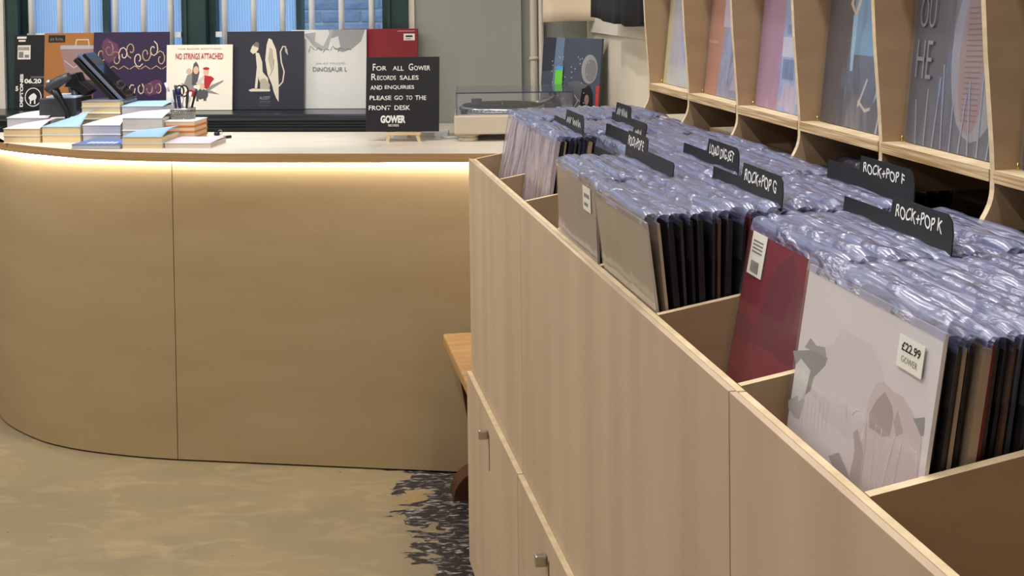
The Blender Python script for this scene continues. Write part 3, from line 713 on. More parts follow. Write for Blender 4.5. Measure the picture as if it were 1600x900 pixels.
# ---------------------------------------------------------------- wall furniture behind
def wthing(name, label, cat, x, d, z, group=None, rx=0.0, rz=0.0): return thing(name, label, cat, W(x, d, z), WA+rz, group, rx)
for (x, r_, lb) in ((.632, .015, 'cream painted pipe with a collar running up the sage wall'), (.662, .011, 'thin cream pipe beside the collared pipe'), (.862, .012, 'cream pipe beside the black hanging bags'), (.890, .012, 'pale pipe nearest the white wall')):
    t = wthing('wall_pipe', lb, 'pipe', x, WD-.022, 0, 'pipes on the sage wall')
    bm = bmesh.new(); add_tube(bm, [(0, 0, 0), (0, 0, CEIL)], r_, 12); mk('pipe', bm, M_white if r_ < .012 else M_wallw, t)
    if r_ > .013:
        bm = bmesh.new(); add_tube(bm, [(0, 0, 1.34), (0, 0, 1.352)], r_+.004, 12); mk('collar', bm, M_wallw, t)
# batten along the right wall
struct(o := boxo('trim_6', 1.185, 1.1995, 3.5, 5.1, 1.452, 1.52, M_white)); o.rotation_euler = (0, 0, TH)

def hanging_bag(p, rz, wd, zb, m, label, seed, peg_h=.36):
    t = thing('hanging_tote', label, 'tote bag', (p.x, p.y, zb), rz, 'tote bags hanging on the wall')
    rd = random.Random(seed); n = 40; bm = bmesh.new(); rings = []
    ph = [rd.uniform(0, 6) for _ in range(4)]
    H = .40
    for j in range(9):
        z = H*j/8; s = 1-.10*(j/8)**2; row = []
        for k in range(n):
            a = 2*pi*k/n; x = (wd/2)*s*math.copysign(abs(cos(a))**.55, cos(a)); y = .016*s*math.copysign(abs(sin(a))**.7, sin(a))
            y += (1-j/8*.6)*(.007*sin(x*38+ph[0])+.004*sin(x*71+ph[1])); zz = z-(.008*(1-j/8))*sin(x*9+ph[2])
            row.append(bm.verts.new((x, y, zz)))
        rings.append(row)
    for a, b in zip(rings, rings[1:]):
        for k in range(n):
            f = bm.faces.new((a[k], a[(k+1) % n], b[(k+1) % n], b[k])); f.smooth = True
    bm.faces.new(rings[0][::-1]); bm.faces.new(rings[-1]); mk('body', bm, m, t)
    for s in (-1, 1):
        bm = bmesh.new(); add_tube(bm, [(-wd*.22, s*.01, H-.03), (-wd*.2, s*.008, H+.12), (-.02, s*.006, H+.2), (.02, s*.006, H+.2), (wd*.2, s*.008, H+.12), (wd*.22, s*.01, H-.03)], .008, 6); mk('handle', bm, m, t)
M_cream = mat('cream_canvas', (226, 208, 178), .9, bump=.1, bscale=300)
M_blk_c = mat('black_cotton', (16, 16, 19), .95); M_chr_c = mat('charcoal_cotton', (32, 33, 38), .95)
hanging_bag(W(.80, .12), WA, .24, 1.490, M_cream, 'cream canvas tote bag hanging by the sage wall', 1)
hanging_bag(B(4.36, 1.085), RZB, .40, 1.515, M_chr_c, 'charcoal tote bag hanging between the cream and black bags', 2)
hanging_bag(B(3.93, 1.07), RZB, .42, 1.512, M_blk_c, 'black tote bag hanging nearest the display rack', 3)
rail = thing('peg_rail', 'wooden peg rail high on the white wall above the black bags', 'peg rail', B(4.15, 1.19, 2.06), TH)
boxo('board', -.012, .0085, -.55, .5, -.03, .03, M_bench, rail)
for u in (.21, -.22):
    bm = bmesh.new(); add_tube(bm, [(-.01, u, 0), (-.128, u, .012)], .008, 8); mk('peg', bm, M_bench, rail)
hk = wthing('wall_hook', 'steel hook holding the cream tote bag', 'hook', .80, WD-.001, 2.09)
bm = bmesh.new(); add_tube(bm, [(0, 0, .02), (0, -.1, 0), (0, -.19, 0), (0, -.20, .02)], .006, 8); mk('hook', bm, M_steel, hk)

# ---------------------------------------------------------------- records standing on the sill
SILL = 1.152
def sill_lp(x0, x1, h, m, label, d=.2, lean=5, th=.006, z=SILL):
    wd = x1-x0
    t = wthing('record_sleeve', label, 'record', (x0+x1)/2, d, z+.001, None, -radians(lean))
    bm = bmesh.new(); add_box(bm, -wd/2, wd/2, -th/2, th/2, 0, h); s = mk('sleeve', bm, m, t, .0008)
    return t, s
# black sleeve with ring emblem
t, s = sill_lp(-1.508, -1.196, .305, C(20, 21, 25), 'black record sleeve with a white ring emblem and barcode sticker', d=.222)
it = [(M_chalk, rect(-.146, -.106, .29, .299)), (M_chalk, rect(-.140, -.11, .278, .285)), (C(90, 92, 98), rect(-.085, -.005, .128, .136)), (C(60, 62, 68), rect(-.08, -.01, .095, .10))]
ring = [(-.074+.034*cos(a*pi/14), .05+.037*sin(a*pi/14)) for a in range(29)]
art(s, [(M_chalk, stroke(ring, .0035))], -.0031, 'ring_emblem')
for q in it: art(s, [q], -.0031, 'print')
it = []
it += [(M_chalk, blob(-.074, .052, .017, .015, 12, .3, .25, 4)), (M_chalk, rect(-.088, -.082, .022, .045)), (M_chalk, rect(-.070, -.064, .022, .045))]
art(s, it, -.0031)
lettering(s, '06.20', -.112, -.040, .106, .126, -.0034, M_chalk, bold=.04); lettering(s, 'DEFTONES', -.131, -.117, .01, .145, -.0034, M_chalk, rot=90, bold=.05)
lettering(s, '5', -.15, -.138, .075, .095, -.0034, M_chalk, bold=.04)
lb = boxo('barcode_sticker', -.143, -.088, -.0038, -.0030, .205, .263, M_sticker, t)
art(lb, [(M_ink, rect(-.139+q*.006, -.136+q*.006, .242, .256)) for q in range(8)]+[(M_inkg, rect(-.138, -.118, .212, .236)), (M_inkg, rect(-.112, -.094, .212, .224))], -.0040, 'barcode')
# brown sleeve with a bag picture
t, s = sill_lp(-1.372, -1.06, .313, C(164, 108, 56), 'brown paper record sleeve with a handbag picture', d=.203)
it = [(C(30, 28, 28), rect(-.139, -.068, .274, .304)), (C(206, 186, 150), stroke([(-.026, .245), (-.02, .285), (.03, .285), (.036, .245)], .006)), (C(150, 120, 118), [(-.092, .262), (.14, .262), (.12, .16), (.05, .12), (-.06, .13)]), (C(176, 170, 174), [(-.086, .262), (.14, .262), (.138, .247), (-.088, .247)]), (C(196, 176, 170), stroke([(-.07, .2), (-.03, .17), (.02, .2)], .004)), (C(60, 56, 58), [(-.06, .13), (.05, .12), (.06, .07), (-.05, .07)])]
art(s, it, -.0031); scribble(s, -.13, -.078, .28, .298, -.0042, C(150, 140, 120), 3, .003)
# purple sleeve with gold outline drawing
t, s = sill_lp(-1.153, -.836, .315, C(48, 34, 66), 'purple record sleeve with gold outlined shapes', d=.178)
gd, gd2, pp = C(196, 164, 110), C(226, 206, 176), C(96, 56, 84)
it = [(pp, blob(-.09, .24, .034, .05, 14, .1, .15, 2)), (pp, blob(.09, .09, .04, .03, 14, .4, .2, 6))]
for q in range(9):
    cx_, cz_ = -.125+.031*q, .225+.022*sin(q*2.1); sp = [(cx_+(.006+.0016*a)*cos(a*.7+q), cz_+(.009+.0026*a)*sin(a*.7+q)) for a in range(11)]
    it.append((gd2 if q % 2 else gd, stroke(sp, .0038)))
for q in range(5):
    cx_ = -.03+.036*q; it.append((gd2, stroke([(cx_+.012*cos(a*.9+q), .085+.028*sin(a*.9+q)*(.6+.04*a)) for a in range(7)], .004)))
for q in range(7): it.append((gd, stroke([(-.14+.045*q, .165), (-.12+.045*q, .178), (-.10+.045*q, .165)], .003)))
for q in it: art(s, [q], -.0031, 'swirl')
# small cream sleeve
t, s = sill_lp(-.842, -.570, .262, C(232, 226, 208), 'small cream record sleeve reading NO STRINGS ATTACHED', d=.165)
rd_, gy, dk, bl_ = C(176, 40, 44), C(140, 136, 132), C(84, 82, 84), C(200, 196, 190)
it = [(gy, [(-.065, .10), (-.05, .14), (-.03, .15), (-.02, .10), (-.03, .08)]), (C(208, 176, 150), blob(-.043, .155, .012, .013, 12)), (dk, [(-.03, .15), (-.024, .185), (-.014, .195), (-.004, .18), (.0, .15), (-.01, .1), (-.03, .1)]), (C(214, 178, 154), blob(-.014, .16, .011, .016, 12)),
      (rd_, [(.02, .09), (.02, .14), (.05, .135), (.062, .125), (.05, .11), (.035, .08)]), (C(216, 176, 150), blob(.028, .152, .012, .015, 12)), (rd_, blob(.028, .166, .014, .006, 10)), (gy, [(-.075, .105), (-.07, .108), (-.01, .085), (-.005, .07), (-.03, .075)]), (gy, [(.1, .12), (.098, .113), (.045, .08), (.02, .075), (.05, .1)]), (gy, [(.085, .062), (.04, .068), (.03, .08), (.05, .078)]),
      (dk, blob(.01, .065, .03, .02, 14, 0, .2, 3)), (rd_, blob(-.035, .068, .018, .012, 10, 0, .3, 5)), (dk, rect(-.012, -.002, .035, .06)), (dk, rect(.018, .03, .037, .06)), (bl_, [(-.015, .105), (.0, .125), (.018, .14), (.022, .13), (.0, .1)]), (C(216, 180, 156), blob(.012, .095, .01, .015, 10))]
art(s, it, -.0031)
lettering(s, 'NO STRINGS ATTACHED', -.098, .098, .204, .228, -.0052, rd_, bold=.01); lettering(s, 'THE BAKER BROTHERS', -.09, .09, .243, .248, -.0040, gy)
# dark slate sleeve with winged beast
t, s = sill_lp(-.599, -.284, .313, C(46, 47, 58), 'dark slate record sleeve with a pale winged figure', d=.185, th=.009)
cr, cr2, cr3 = C(214, 206, 186), C(176, 168, 150), C(120, 114, 104)
it = [(cr, [(-.062, .232), (-.055, .252), (-.046, .262), (-.03, .26), (-.028, .24), (-.038, .228), (-.05, .222)]), (cr3, [(-.05, .255), (-.038, .272), (-.026, .266), (-.026, .246)]), (cr, [(-.04, .23), (-.025, .225), (-.012, .19), (-.01, .15), (.012, .125), (.016, .08), (-.01, .08), (-.025, .12), (-.034, .17)]),
      (cr, [(-.034, .17), (-.024, .165), (-.032, .085), (-.042, .085)]), (cr2, [(-.02, .12), (.0, .125), (.02, .10), (.018, .078), (-.02, .078)]), (cr, [(-.068, .078), (-.06, .072), (.02, .072), (.022, .08), (-.05, .084)]),
      (cr, [(.0, .2), (.006, .26), (.014, .285), (.026, .28), (.044, .24), (.052, .18), (.056, .10), (.056, .03), (.046, .045), (.036, .07), (.028, .10), (.01, .14)]), (cr2, [(.012, .2), (.018, .25), (.03, .24), (.036, .19), (.026, .15)]), (cr3, stroke([(.02, .135), (.034, .165), (.036, .2)], .0025)),
      (cr, stroke([(.056, .092), (.072, .11), (.078, .15), (.066, .19), (.062, .23), (.072, .252), (.085, .25)], .005)), (cr2, [(.08, .255), (.09, .24), (.094, .215), (.082, .23)]), (C(120, 120, 124), rect(-.022, .022, .032, .0335))]
art(s, it, -.0046); lettering(s, 'ALCEST', -.022, .022, .04, .052, -.0064, C(170, 168, 164)); art(s, [(C(110, 110, 114), stroke([(-.022, .016), (.022, .016), (.022, .027), (-.022, .027), (-.022, .016)], .0012))], -.0046, 'print')
# white sleeve DINOSAUR L
t, s = sill_lp(-.348, -.036, .316, C(214, 214, 210), 'white record sleeve lettered DINOSAUR L with grey cloud shapes', d=.215)
lg, mg, dg_ = C(166, 166, 166), C(148, 148, 150), C(96, 96, 98)
it = [(mg, [(.0, .316), (.02, .24), (.06, .225), (.10, .24), (.135, .27), (.15, .316)]), (lg, [(-.1, .3), (-.06, .25), (-.03, .23), (.0, .24), (.02, .316)]), (C(206, 206, 202), [(-.05, .316), (-.055, .27), (-.02, .25), (.005, .3), (.0, .316)]), (C(206, 206, 202), [(.01, .28), (.02, .24), (.05, .245), (.04, .29)])]
it += [(dg_, stroke([(-.08+q*.03, .225+.008*(q % 2)), (-.072+q*.03, .25-.006*(q % 3)), (-.055+q*.03, .235)], .003)) for q in range(6)]
art(s, it, -.0031); lettering(s, 'DINOSAUR L', -.062, .078, .148, .166, -.0052, dg_, wobble=.06); lettering(s, '24-24 MUSIC', -.05, .07, .178, .186, -.0052, C(180, 180, 178), wobble=.06)
# red sleeve
t, s = sill_lp(-.145, .168, .317, C(134, 30, 40), 'dark red record sleeve with a white price sticker in its corner', d=.235, th=.012)
lb = boxo('price_sticker', .10, .145, -.0068, -.006, .27, .297, M_sticker, t); art(lb, [(M_ink, rect(.108, .136, .283, .29)), (M_inkg, rect(.108, .13, .275, .278))], -.0069, 'print')
art(s, [(C(206, 150, 150), rect(.075, .145, .306, .309))], -.0061)

# the sleeve in the corner
t = thing('record_sleeve', 'dark blue-grey record sleeve with a moon and a green sticker, in the corner', 'record', W(.78, .02, CT+.036), WA-radians(42), None, -radians(6))
bm = bmesh.new(); add_box(bm, -.157, .157, -.004, .004, 0, .315); s = mk('sleeve', bm, C(70, 78, 92), t)
it = [(C(48, 54, 68), [(-.157, .18), (-.10, .19), (-.06, .315), (-.157, .315)]), (C(104, 126, 152), [(-.10, .05), (-.05, .05), (-.04, .315), (-.085, .315)]), (C(98, 98, 104), blob(.03, .09, .10, .06, 14, .2, .3, 3)), (C(148, 148, 148), blob(.1, .20, .042, .055, 20)), (C(120, 120, 122), blob(.107, .195, .03, .042, 16)), (C(28, 26, 28), blob(.095, .09, .034, .05, 18, 0, .12, 3)), (C(150, 120, 104), blob(.095, .085, .012, .02, 12)), (C(190, 60, 60), rect(.14, .157, .02, .14)),
      (C(40, 46, 58), rect(-.075, -.045, .06, .16)), (C(206, 206, 206), stroke([(.02, .04), (.05, .08), (.03, .1)], .003))]
rdm = random.Random(5)
it += [(C(170, 176, 184), blob(rdm.uniform(-.1, .1), rdm.uniform(.05, .25), .003, .003, 6)) for _ in range(40)]
art(s, it, -.0041)
st = boxo('green_sticker', -.076, -.036, -.0100, -.0092, .135, .19, C(110, 210, 70), t); boxo('sticker_top', -.07, -.035, -.0100, -.0092, .19, .206, C(90, 160, 210), st)
boxo('riser_block', -.16, .16, -.05, .09, -.035, -.001, M_ply_in, t)
bpy.data.objects['riser_block'].parent = None
o = bpy.data.objects['riser_block']; o.location = W(.78, .02, CT+.036); o.rotation_euler = (0, 0, WA-radians(42)); tag(o, 'low plywood block under the sleeve in the corner', 'block')

# ---------------------------------------------------------------- turntable
tt = thing('turntable', 'silver-beige record player with clear hinged dust cover on the counter', 'turntable', W(.40, -.365, CT), radians(1.5))
M_tt = mat('champagne_plastic', (198, 186, 166), .4); M_plat = mat('platter_alloy', (196, 200, 206), .25, metal=1.0)
boxo('plinth', 0, .43, 0, .345, .026, .094, M_tt, tt, .006)
boxo('deck_plate', .006, .424, .006, .339, .094, .0965, mat('deck_silver', (206, 208, 212), .35, metal=.6), tt)
for x in (.05, .38):
    for y in (.05, .295):
        bm = bmesh.new(); add_lathe(bm, [(.034, 0), (.036, .003), (.036, .012), (.030, .015), (.040, .018), (.040, .026)], 20, x, y); mk('foot', bm, M_tt, tt)
bm = bmesh.new(); add_lathe(bm, [(.150, .097), (.156, .1), (.156, .112), (.150, .115), (.01, .115), (.004, .1155), (.004, .124), (.001, .124)], 40, .175, .175); pl = mk('platter', bm, M_plat, tt)
bm = bmesh.new(); add_lathe(bm, [(.147, .1152), (.147, .118), (.012, .118), (.012, .1152)], 40, .175, .175); mk('slipmat', bm, M_blackm, pl)
for k in range(60):
    a = 2*pi*k/60
    if sin(a) < .3:
        bm = bmesh.new(); c_, s_ = cos(a), sin(a); add_box(bm, .175+.1565*c_-.002, .175+.1565*c_+.002, .175+.1565*s_-.002, .175+.1565*s_+.002, .103, .108); mk('strobe_dot', bm, M_dgrey, pl)
bm = bmesh.new(); add_lathe(bm, [(.032, .0965), (.032, .115), (.026, .12), (.012, .122), (.012, .14), (.001, .14)], 20, .365, .27); ta = mk('tonearm_base', bm, M_black, tt)
bm = bmesh.new(); add_tube(bm, [(.365, .27, .145), (.36, .18, .143), (.335, .10, .138), (.29, .06, .132)], .005, 8); arm = mk('tonearm', bm, M_steel, tt)
bm = bmesh.new(); add_tube(bm, [(.365, .28, .146), (.366, .32, .146)], .014, 12); mk('counterweight', bm, M_black, arm)
boxo('headshell', .265, .295, .045, .068, .120, .132, M_black, arm)
boxo('pitch_slider', .385, .41, .03, .16, .0965, .103, M_black, tt)
bm = bmesh.new(); add_lathe(bm, [(.012, .0965), (.012, .112), (.001, .112)], 14, .035, .04); mk('start_knob', bm, M_black, tt)
bm = bmesh.new()
for (a) in ((.008, .422, .004, .0065, .0965, .172), (.008, .422, .3385, .341, .0965, .172), (.008, .0105, .0065, .3385, .0965, .172), (.4195, .422, .0065, .3385, .0965, .172), ): add_box(bm, *a)
dc = mk('dust_cover', bm, M_bag_clear2, tt)
boxo('lid_top', .008, .422, .004, .341, .172, .1745, M_lid_sheen, dc)
bm = bmesh.new()
for a in ((.008, .422, .0035, .0055, .171, .1752), (.008, .0098, .0035, .0055, .0965, .175), (.4202, .422, .0035, .0055, .0965, .175), (.42, .4225, .004, .341, .172, .1752), (.0075, .0098, .004, .341, .172, .1752)): add_box(bm, *a)
mk('cover_edge', bm, mat('dark_acrylic_edge', (60, 72, 96), .2), dc)
for x in (.08, .35): boxo('hinge', x-.02, x+.02, .335, .352, .08, .125, M_dgrey, tt)

# ---------------------------------------------------------------- blackboard sign on a mini easel
sg = wthing('blackboard_sign', 'square black sign board with white handwriting, propped on the easel', 'sign', .207, -.325, CT+.034, None, -radians(9), radians(2))
boxo('board', -.132, .132, -.004, .004, 0, .268, M_card, sg, .001)
def sl(words, z0, h):
    # hand-lettered capitals, the first letter of some words larger
    for (txt, x0, x1, big) in words:
        if big:
            wl_ = (x1-x0)*.24; lettering(sg, txt[0], x0, x0+wl_*.85, z0, z0+h*1.5, -.0048, M_chalk, bold=.008)
            lettering(sg, txt[1:], x0+wl_, x1, z0, z0+h, -.0048, M_chalk, bold=.012, wobble=.05)
        else: lettering(sg, txt, x0, x1, z0, z0+h, -.0048, M_chalk, bold=.012, wobble=.05)
sl([('FOR', -.108, -.058, 1), ('ALL', -.036, .004, 0), ('GOWER', .022, .100, 1)], .219, .0165)
sl([('RECORDS', -.113, -.024, 1), ('SALES', -.010, .058, 0)], .185, .0155)
sl([('AND', -.116, -.073, 0), ('ENQUIRIES', -.064, .042, 0)], .150, .0155)
sl([('PLEASE', -.118, -.040, 0), ('GO', -.029, .002, 0), ('TO', .013, .036, 0), ('THE', .046, .086, 0)], .113, .0155)
sl([('FRONT', -.121, -.042, 0), ('DESK', -.028, .028, 0)], .077, .0165)
lettering(sg, 'GOWER', -.078, .012, .030, .058, -.0048, M_chalk, bold=.05); lettering(sg, 'RECORDS', -.05, -.012, .018, .026, -.0048, M_chalk, bold=.02)
es = wthing('mini_easel', 'miniature pine easel carrying the black sign', 'easel', .215, -.335, CT, None, 0, radians(2))
M_pine = mat('pine', (228, 206, 168), .6, rgb2=(212, 188, 146), scale=(8, 40, 8))
boxo('ledge', -.062, .062, -.022, .016, .024, .033, M_pine, es, .001)
for x in (-.05, .05):
    bm = bmesh.new(); sx = 1 if x > 0 else -1
    add_prism(bm, [(x-.006+sx*.008, 0), (x+.006+sx*.008, 0), (x+.006, .026), (x-.006, .026)], 'y', -.02, -.006); mk('front_leg', bm, M_pine, es)
    bm = bmesh.new(); add_prism(bm, [(.012, .03), (.022, .03), (.062, .24), (.052, .24)], 'x', x-.006, x+.006); mk('upright', bm, M_pine, es)
bm = bmesh.new(); add_prism(bm, [(.05, .22), (.06, .22), (.125, 0), (.113, 0)], 'x', -.006, .006); mk('back_leg', bm, M_pine, es)
# white notepad / card behind the easel and a cable
t = wthing('white_notepad', 'white notepad lying flat behind the easel', 'notepad', .245, -.14, CT, None, 0, radians(6))
boxo('pages', -.1, .1, -.06, .065, 0, .014, M_paper, t, .002); boxo('cover', -.1, .1, -.06, .065, .0142, .0155, C(240, 240, 240), t)
t = wthing('white_cable', 'white cable snaking from the turntable across the counter', 'cable', .33, -.2, CT)
bm = bmesh.new(); add_tube(bm, [(.0, -.03, .004), (.03, -.05, .004), (.05, -.04, .005), (.09, -.06, .004), (.16, .10, .004)], .0035, 8); mk('cord', bm, M_paper, t)

# ---------------------------------------------------------------- books
M_pg1, M_pg2, M_pg3 = mat('cream_pages', (226, 206, 166), .85, rgb2=(206, 184, 142), scale=(1, 1, 420)), mat('grey_pages', (196, 196, 204), .85, rgb2=(172, 172, 184), scale=(1, 1, 420)), mat('white_pages', (216, 208, 196), .85, rgb2=(192, 184, 172), scale=(1, 1, 420))
def book(x0, x1, d0, z0, h, pages, cover, label, dep=.2, curl=(0, 0), title=None, grp=None, rz=0.0):
    wd = x1-x0
    t = wthing('paperback', label, 'book', (x0+x1)/2, d0, z0, grp, 0, rz)
    boxo('pages', -wd/2+.002, wd/2-.002, .003, dep-.003, .0012, h-.0012, pages, t)
    boxo('back_cover', -wd/2, wd/2, 0, dep, 0, .0011, cover, t); boxo('spine', -wd/2, wd/2, dep-.0025, dep, .0011, h-.0011, cover, t)
    bm = bmesh.new(); nx, ny = 8, 8; g = []
    for j in range(ny+1):
        for i in range(nx+1):
            p, q = i/nx, j/ny; lift = ((1-p)*curl[0]+p*curl[1])*sin(pi*.5*min(1, q*1.6))
            g.append((-wd/2+p*wd, q*dep, h-.0011+lift))
    va = [bm.verts.new(v) for v in g]; vb = [bm.verts.new((x, y, z+.0011)) for x, y, z in g]
    for j in range(ny):
        for i in range(nx):
            k = j*(nx+1)+i; q = (k, k+1, k+nx+2, k+nx+1); bm.faces.new([va[i_] for i_ in q][::-1]); bm.faces.new([vb[i_] for i_ in q]).smooth = True
    def side(ix): 
        for a, b in zip(ix, ix[1:]): bm.faces.new((va[a], va[b], vb[b], vb[a]))
    side(list(range(nx+1))); side([j*(nx+1)+nx for j in range(ny+1)]); side([ny*(nx+1)+i for i in range(nx, -1, -1)]); side([j*(nx+1) for j in range(ny, -1, -1)])
    cv = mk('front_cover', bm, cover, t)
    if title:
        bm = bmesh.new()
        for (a, b, c, d_) in title: add_box(bm, a, b, c, d_, h+.0001, h+.0006)
        mk('title_print', bm, title_mat, cv)
    return t
title_mat = M_chalk
cwh, cbl, clb, cgr = C(236, 236, 238), C(112, 140, 196), C(160, 196, 226), C(120, 122, 132)
Z = CT
G1 = 'paperbacks stacked on the counter'
# front row
book(-.920, -.744, -.56, Z, .016, M_pg2, C(98, 126, 188), 'thin blue paperback with white title, lying alone before the stacks', .17, (0, 0), [(-.045+.018*i, -.033+.018*i, .03, .075) for i in range(6)], G1)
book(-.737, -.592, -.56, Z, .019, M_pg1, cwh, 'bottom cream-edged paperback of the pair with the blue curled cover', .17, (0, 0), None, G1)
book(-.737, -.592, -.56, Z+.019, .023, M_pg1, clb, 'paperback with a light blue cover curling up, on the front stack', .17, (.006, .022), None, G1)
book(-.591, -.424, -.545, Z, .019, M_pg3, C(226, 216, 228), 'wide thin white paperback with lilac lettering under the orange notebooks', .17, (.004, .004), None, G1)
# second row
book(-1.252, -1.112, -.39, Z, .027, M_pg1, cwh, 'bottom cream-edged paperback of the stack at the rounded counter end', .19, (0, 0), None, G1)
book(-1.252, -1.112, -.39, Z+.027, .026, M_pg1, C(228, 214, 216), 'paperback with a lifted pale cover at the rounded counter end', .19, (.004, .024), None, G1)
book(-1.106, -.960, -.39, Z, .031, M_pg1, cwh, 'bottom cream-edged paperback below the blue lifted cover', .18, (0, 0), None, G1)
book(-1.106, -.960, -.39, Z+.031, .029, M_pg1, clb, 'paperback whose blue cover springs up sharply at one side', .18, (.004, .05), None, G1)
book(-.955, -.812, -.385, Z, .031, M_pg2, cwh, 'bottom grey-edged paperback behind the thin blue book', .175, (0, 0), None, G1)
book(-.955, -.812, -.385, Z+.031, .034, M_pg2, cwh, 'grey-edged paperback with a white cover lifting, behind the thin blue book', .175, (.004, .034), None, G1)
book(-.806, -.655, -.385, Z, .045, M_pg3, cwh, 'thick paperback at the bottom behind the light blue curled cover', .175, (0, 0), None, G1)
book(-.806, -.655, -.385, Z+.045, .046, M_pg3, cwh, 'thick white-covered paperback above the light blue curled cover', .175, (.008, .018), None, G1)
# third row
book(-1.335, -1.17, -.195, Z, .036, M_pg2, cwh, 'bottom paperback of the back stack nearest the window post', .17, (0, 0), None, G1)
book(-1.335, -1.17, -.195, Z+.036, .038, M_pg2, cwh, 'white-covered paperback on the back stack nearest the window post', .17, (.006, .026), None, G1)
book(-1.165, -1.045, -.195, Z, .036, M_pg3, cwh, 'bottom paperback of the low back stack before the till', .17, (0, 0), None, G1)
book(-1.165, -1.045, -.195, Z+.036, .036, M_pg3, cwh, 'white paperback on the low back stack before the till', .17, (.006, .02), None, G1)
for k in range(6): book(-1.04, -.888, -.195, Z+.0225*k, .0222, M_pg1, cgr if k == 5 else cwh, ['cream-edged paperback, lowest of the tall stack before the till', 'cream-edged paperback, second up in the tall stack', 'cream-edged paperback, third up in the tall stack', 'cream-edged paperback, fourth up in the tall stack', 'cream-edged paperback, second from the top of the tall stack', 'grey-covered paperback on top of the tall stack before the till'][k], .17, (.002, .006) if k == 5 else (0, 0), None, G1)
for k in range(3): book(-.884, -.722, -.195, Z+.039*k, .0385, M_pg2, clb if k == 2 else cwh, ['paperback at the bottom of the stack beside the pen pot', 'paperback in the middle of the stack beside the pen pot', 'pale blue paperback on top of the stack beside the pen pot'][k], .17, (.006, .008) if k == 2 else (0, 0), None, G1)
# orange notebooks under the pen pot
M_or, M_orp = C(196, 112, 52), mat('tan_pages', (226, 196, 160), .85)
for k in range(4):
    t = wthing('orange_notebook', ['lowest of the small orange notebooks under the pen pot', 'second of the small orange notebooks under the pen pot', 'third of the small orange notebooks under the pen pot', 'top small notebook with a white cover, under the pen pot'][k], 'notebook', -.596, -.37, CT+.0195*k, 'small notebooks under the pen pot')
    boxo('pages', -.053, .053, .002, .14, .003, .0165, M_orp, t); boxo('back_cover', -.055, .055, 0, .142, 0, .003, M_or, t); boxo('front_cover', -.055, .055, 0, .142, .0165, .0194, cwh if k == 3 else M_or, t)
# pen pot
PZ = CT+.0195*4
t = wthing('pen_pot', 'oval wire-mesh pen pot standing on the small notebooks', 'pen pot', -.612, -.29, PZ)
bm = bmesh.new(); n = 36
for z0, z1, r0 in ((0, .003, .044), (.036, .041, .0465)):
    add_lathe(bm, [(.0, z0), (r0, z0), (r0, z1), (0, z1)] if z0 == 0 else [(r0-.003, z0), (r0, z0), (r0, z1), (r0-.003, z1)], n)
mk('rims', bm, M_steel, t)
bm = bmesh.new()
for k in range(36):
    a = 2*pi*k/36; b = a+.35
    for q in (b, a-.35): add_tube(bm, [(.044*cos(a), .044*sin(a), .002), (.045*cos(q), .045*sin(q), .038)], .0009, 4)
mk('wire_mesh', bm, M_steel, t)
bm = bmesh.new(); add_lathe(bm, [(.042, .003), (.043, .036), (.0425, .036), (.0415, .003)], 24); mk('liner', bm, mat('pot_liner_grey', (128, 122, 116), .5), t)  # plain grey liner inside the wire mesh
pens = [((-.02, .0), (-.062, .0), .125, (210, 208, 214), 'white ballpoint pen leaning out of the pot'), ((-.01, .01), (-.03, .01), .115, (24, 24, 28), 'black pen standing in the pot beside the white pen'), ((.0, -.012), (-.012, -.012), .105, (36, 44, 120), 'blue pen standing in the pot'), ((.012, .0), (.03, .0), .09, (230, 230, 230), 'short white marker in the pot'), ((.02, .012), (.048, .01), .10, (26, 26, 30), 'black marker leaning towards the cream sleeve'), ((.016, -.014), (.022, -.01), .085, (40, 40, 46), 'dark grey pencil in the pot'), ((-.016, -.014), (-.028, -.012), .1, (30, 34, 70), 'navy pen in the pot')]
for (a, b, L_, col, lb) in pens:
    q = wthing('pen', lb, 'pen', -.612, -.29, PZ+.004, 'pens in the wire pot')
    bm = bmesh.new(); A = Vector((a[0], a[1], 0)); Bv = Vector((b[0], b[1], L_)); add_tube(bm, [A, Bv], .0042, 8); mk('barrel', bm, C(*col), q)
    bm = bmesh.new(); D_ = (Bv-A).normalized(); add_tube(bm, [Bv-D_*.03, Bv+D_*.004], .0052, 8); mk('cap', bm, C(*[min(255, c+10) for c in col]), q)
q = wthing('scissors', 'black-handled scissors standing in the pen pot', 'scissors', -.612, -.29, PZ+.004)
for s in (-1, 1):
    bm = bmesh.new(); add_tube(bm, [(.006+s*.008+.015*cos(a*pi/8), -.022, .10+.02*sin(a*pi/8)) for a in range(17)], .0032, 6, cap=False); mk('handle', bm, M_black, q)
    bm = bmesh.new(); add_tube(bm, [(.006-s*.006, -.022, .0), (.006+s*.004, -.022, .082)], .003, 6); mk('blade', bm, M_steel, q)
t = wthing('loose_pen', 'grey pen lying on the counter by the orange notebooks', 'pen', -.515, -.30, CT)
bm = bmesh.new(); add_tube(bm, [(-.01, -.02, .005), (.055, .07, .005)], .0048, 8); mk('barrel', bm, M_dgrey, t); bm = bmesh.new(); add_tube(bm, [(.04, .05, .005), (.06, .077, .005)], .0056, 8); mk('cap', bm, M_black, t)
t = wthing('key_fob', 'tiny black fob lying alone on the counter', 'fob', -.535, -.14, CT)
bm = bmesh.new(); add_lathe(bm, [(.008, 0), (.012, .004), (.010, .012), (.002, .014)], 14); mk('body', bm, M_black, t); bm = bmesh.new(); add_tube(bm, [(.012+.008*cos(a*pi/6), .002, .012+.008*sin(a*pi/6)) for a in range(13)], .0016, 6, cap=False); mk('ring', bm, M_steel, t)

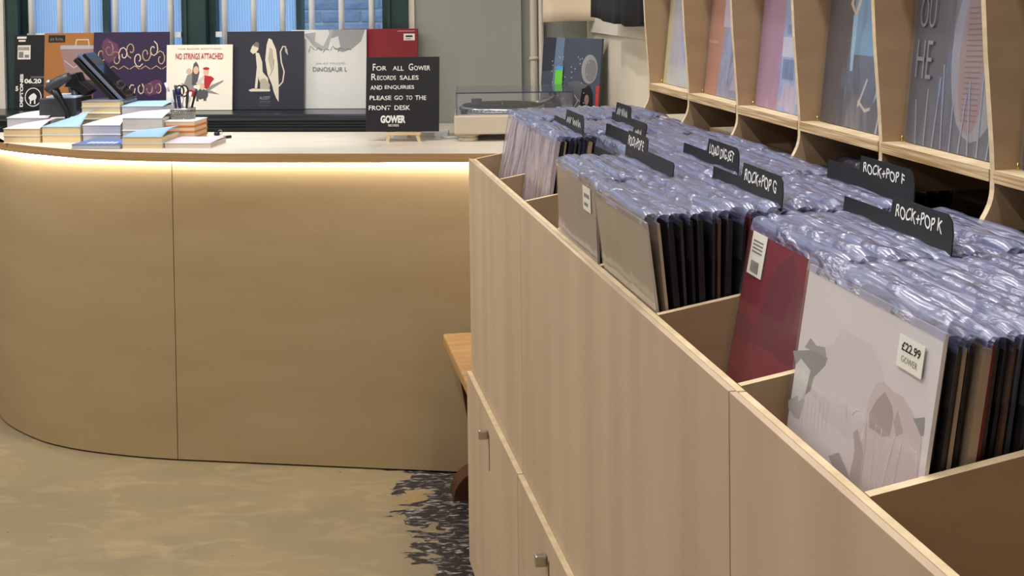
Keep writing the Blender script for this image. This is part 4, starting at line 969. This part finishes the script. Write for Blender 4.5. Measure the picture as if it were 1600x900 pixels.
# ---------------------------------------------------------------- till: touch screen, printer, scanner
t = wthing('touch_screen_till', 'black touch screen till tilted on its arm behind the books', 'till', -.985, -.10, CT)
def slab(bm, p, q, th, y0, y1):
    p, q = Vector(p), Vector(q); n_ = Vector((-(q-p).y, (q-p).x)).normalized()*th
    add_prism(bm, [tuple(p), tuple(q), tuple(q+n_), tuple(p+n_)], 'y', y0, y1)
bm = bmesh.new(); slab(bm, (-.105, .286), (.075, .098), .022, -.05, .05); mk('screen_back', bm, M_black, t, .006)
bm = bmesh.new(); slab(bm, (-.084, .306), (.096, .118), .012, -.056, .056); sc = mk('bezel', bm, mat('gunmetal', (92, 100, 118), .35), t, .003)
bm = bmesh.new(); slab(bm, (-.066, .305), (.094, .138), .0125, -.048, .048); mk('display', bm, mat('dark_screen_glass', (18, 20, 26), .08), sc)
bm = bmesh.new(); add_prism(bm, [(-.15, .185), (-.125, .235), (-.10, .24), (-.085, .205), (-.04, .17), (-.07, .15), (-.11, .18)], 'y', -.03, .03); mk('hinge_block', bm, M_black, t, .004)
bm = bmesh.new(); add_tube(bm, [(-.12, 0, .19), (-.10, 0, .1), (-.02, 0, .02)], .02, 10); mk('neck', bm, M_dgrey, t)
bm = bmesh.new(); add_lathe(bm, [(.07, 0), (.07, .01), (.05, .016), (.001, .018)], 24, 0.0, 0.0); mk('foot', bm, M_black, t)
t = wthing('receipt_printer', 'dark grey receipt printer with a pale top behind the books', 'printer', -1.13, -.10, CT)
boxo('body', -.085, .062, -.075, .075, 0, .145, M_dgrey, t, .004); boxo('top_cover', -.055, .064, -.077, .077, .1455, .153, C(196, 208, 226), t, .002); boxo('paper_slot', -.045, .05, -.03, -.02, .1531, .1545, M_black, t)
t = wthing('barcode_scanner', 'black handheld barcode scanner on a curved stand beside the till', 'scanner', -1.135, -.20, CT)
bm = bmesh.new(); add_tube(bm, [(.045, 0, .0), (.05, 0, .05), (.04, 0, .10), (.012, 0, .15), (-.008, 0, .185)], [.012, .011, .011, .014, .018], 10); mk('handle', bm, M_black, t)
bm = bmesh.new(); add_tube(bm, [(-.03, 0, .175), (-.012, 0, .195), (.02, 0, .215), (.055, 0, .232)], [.018, .022, .02, .014], 10); mk('head', bm, M_dgrey, t)
bm = bmesh.new(); add_tube(bm, [(-.032, 0, .20), (-.02, 0, .214)], .012, 10); mk('window', bm, M_steel, t)
bm = bmesh.new(); add_lathe(bm, [(.03, 0), (.03, .006), (.014, .012), (.001, .013)], 18, .045, 0); mk('stand_foot', bm, M_black, t)
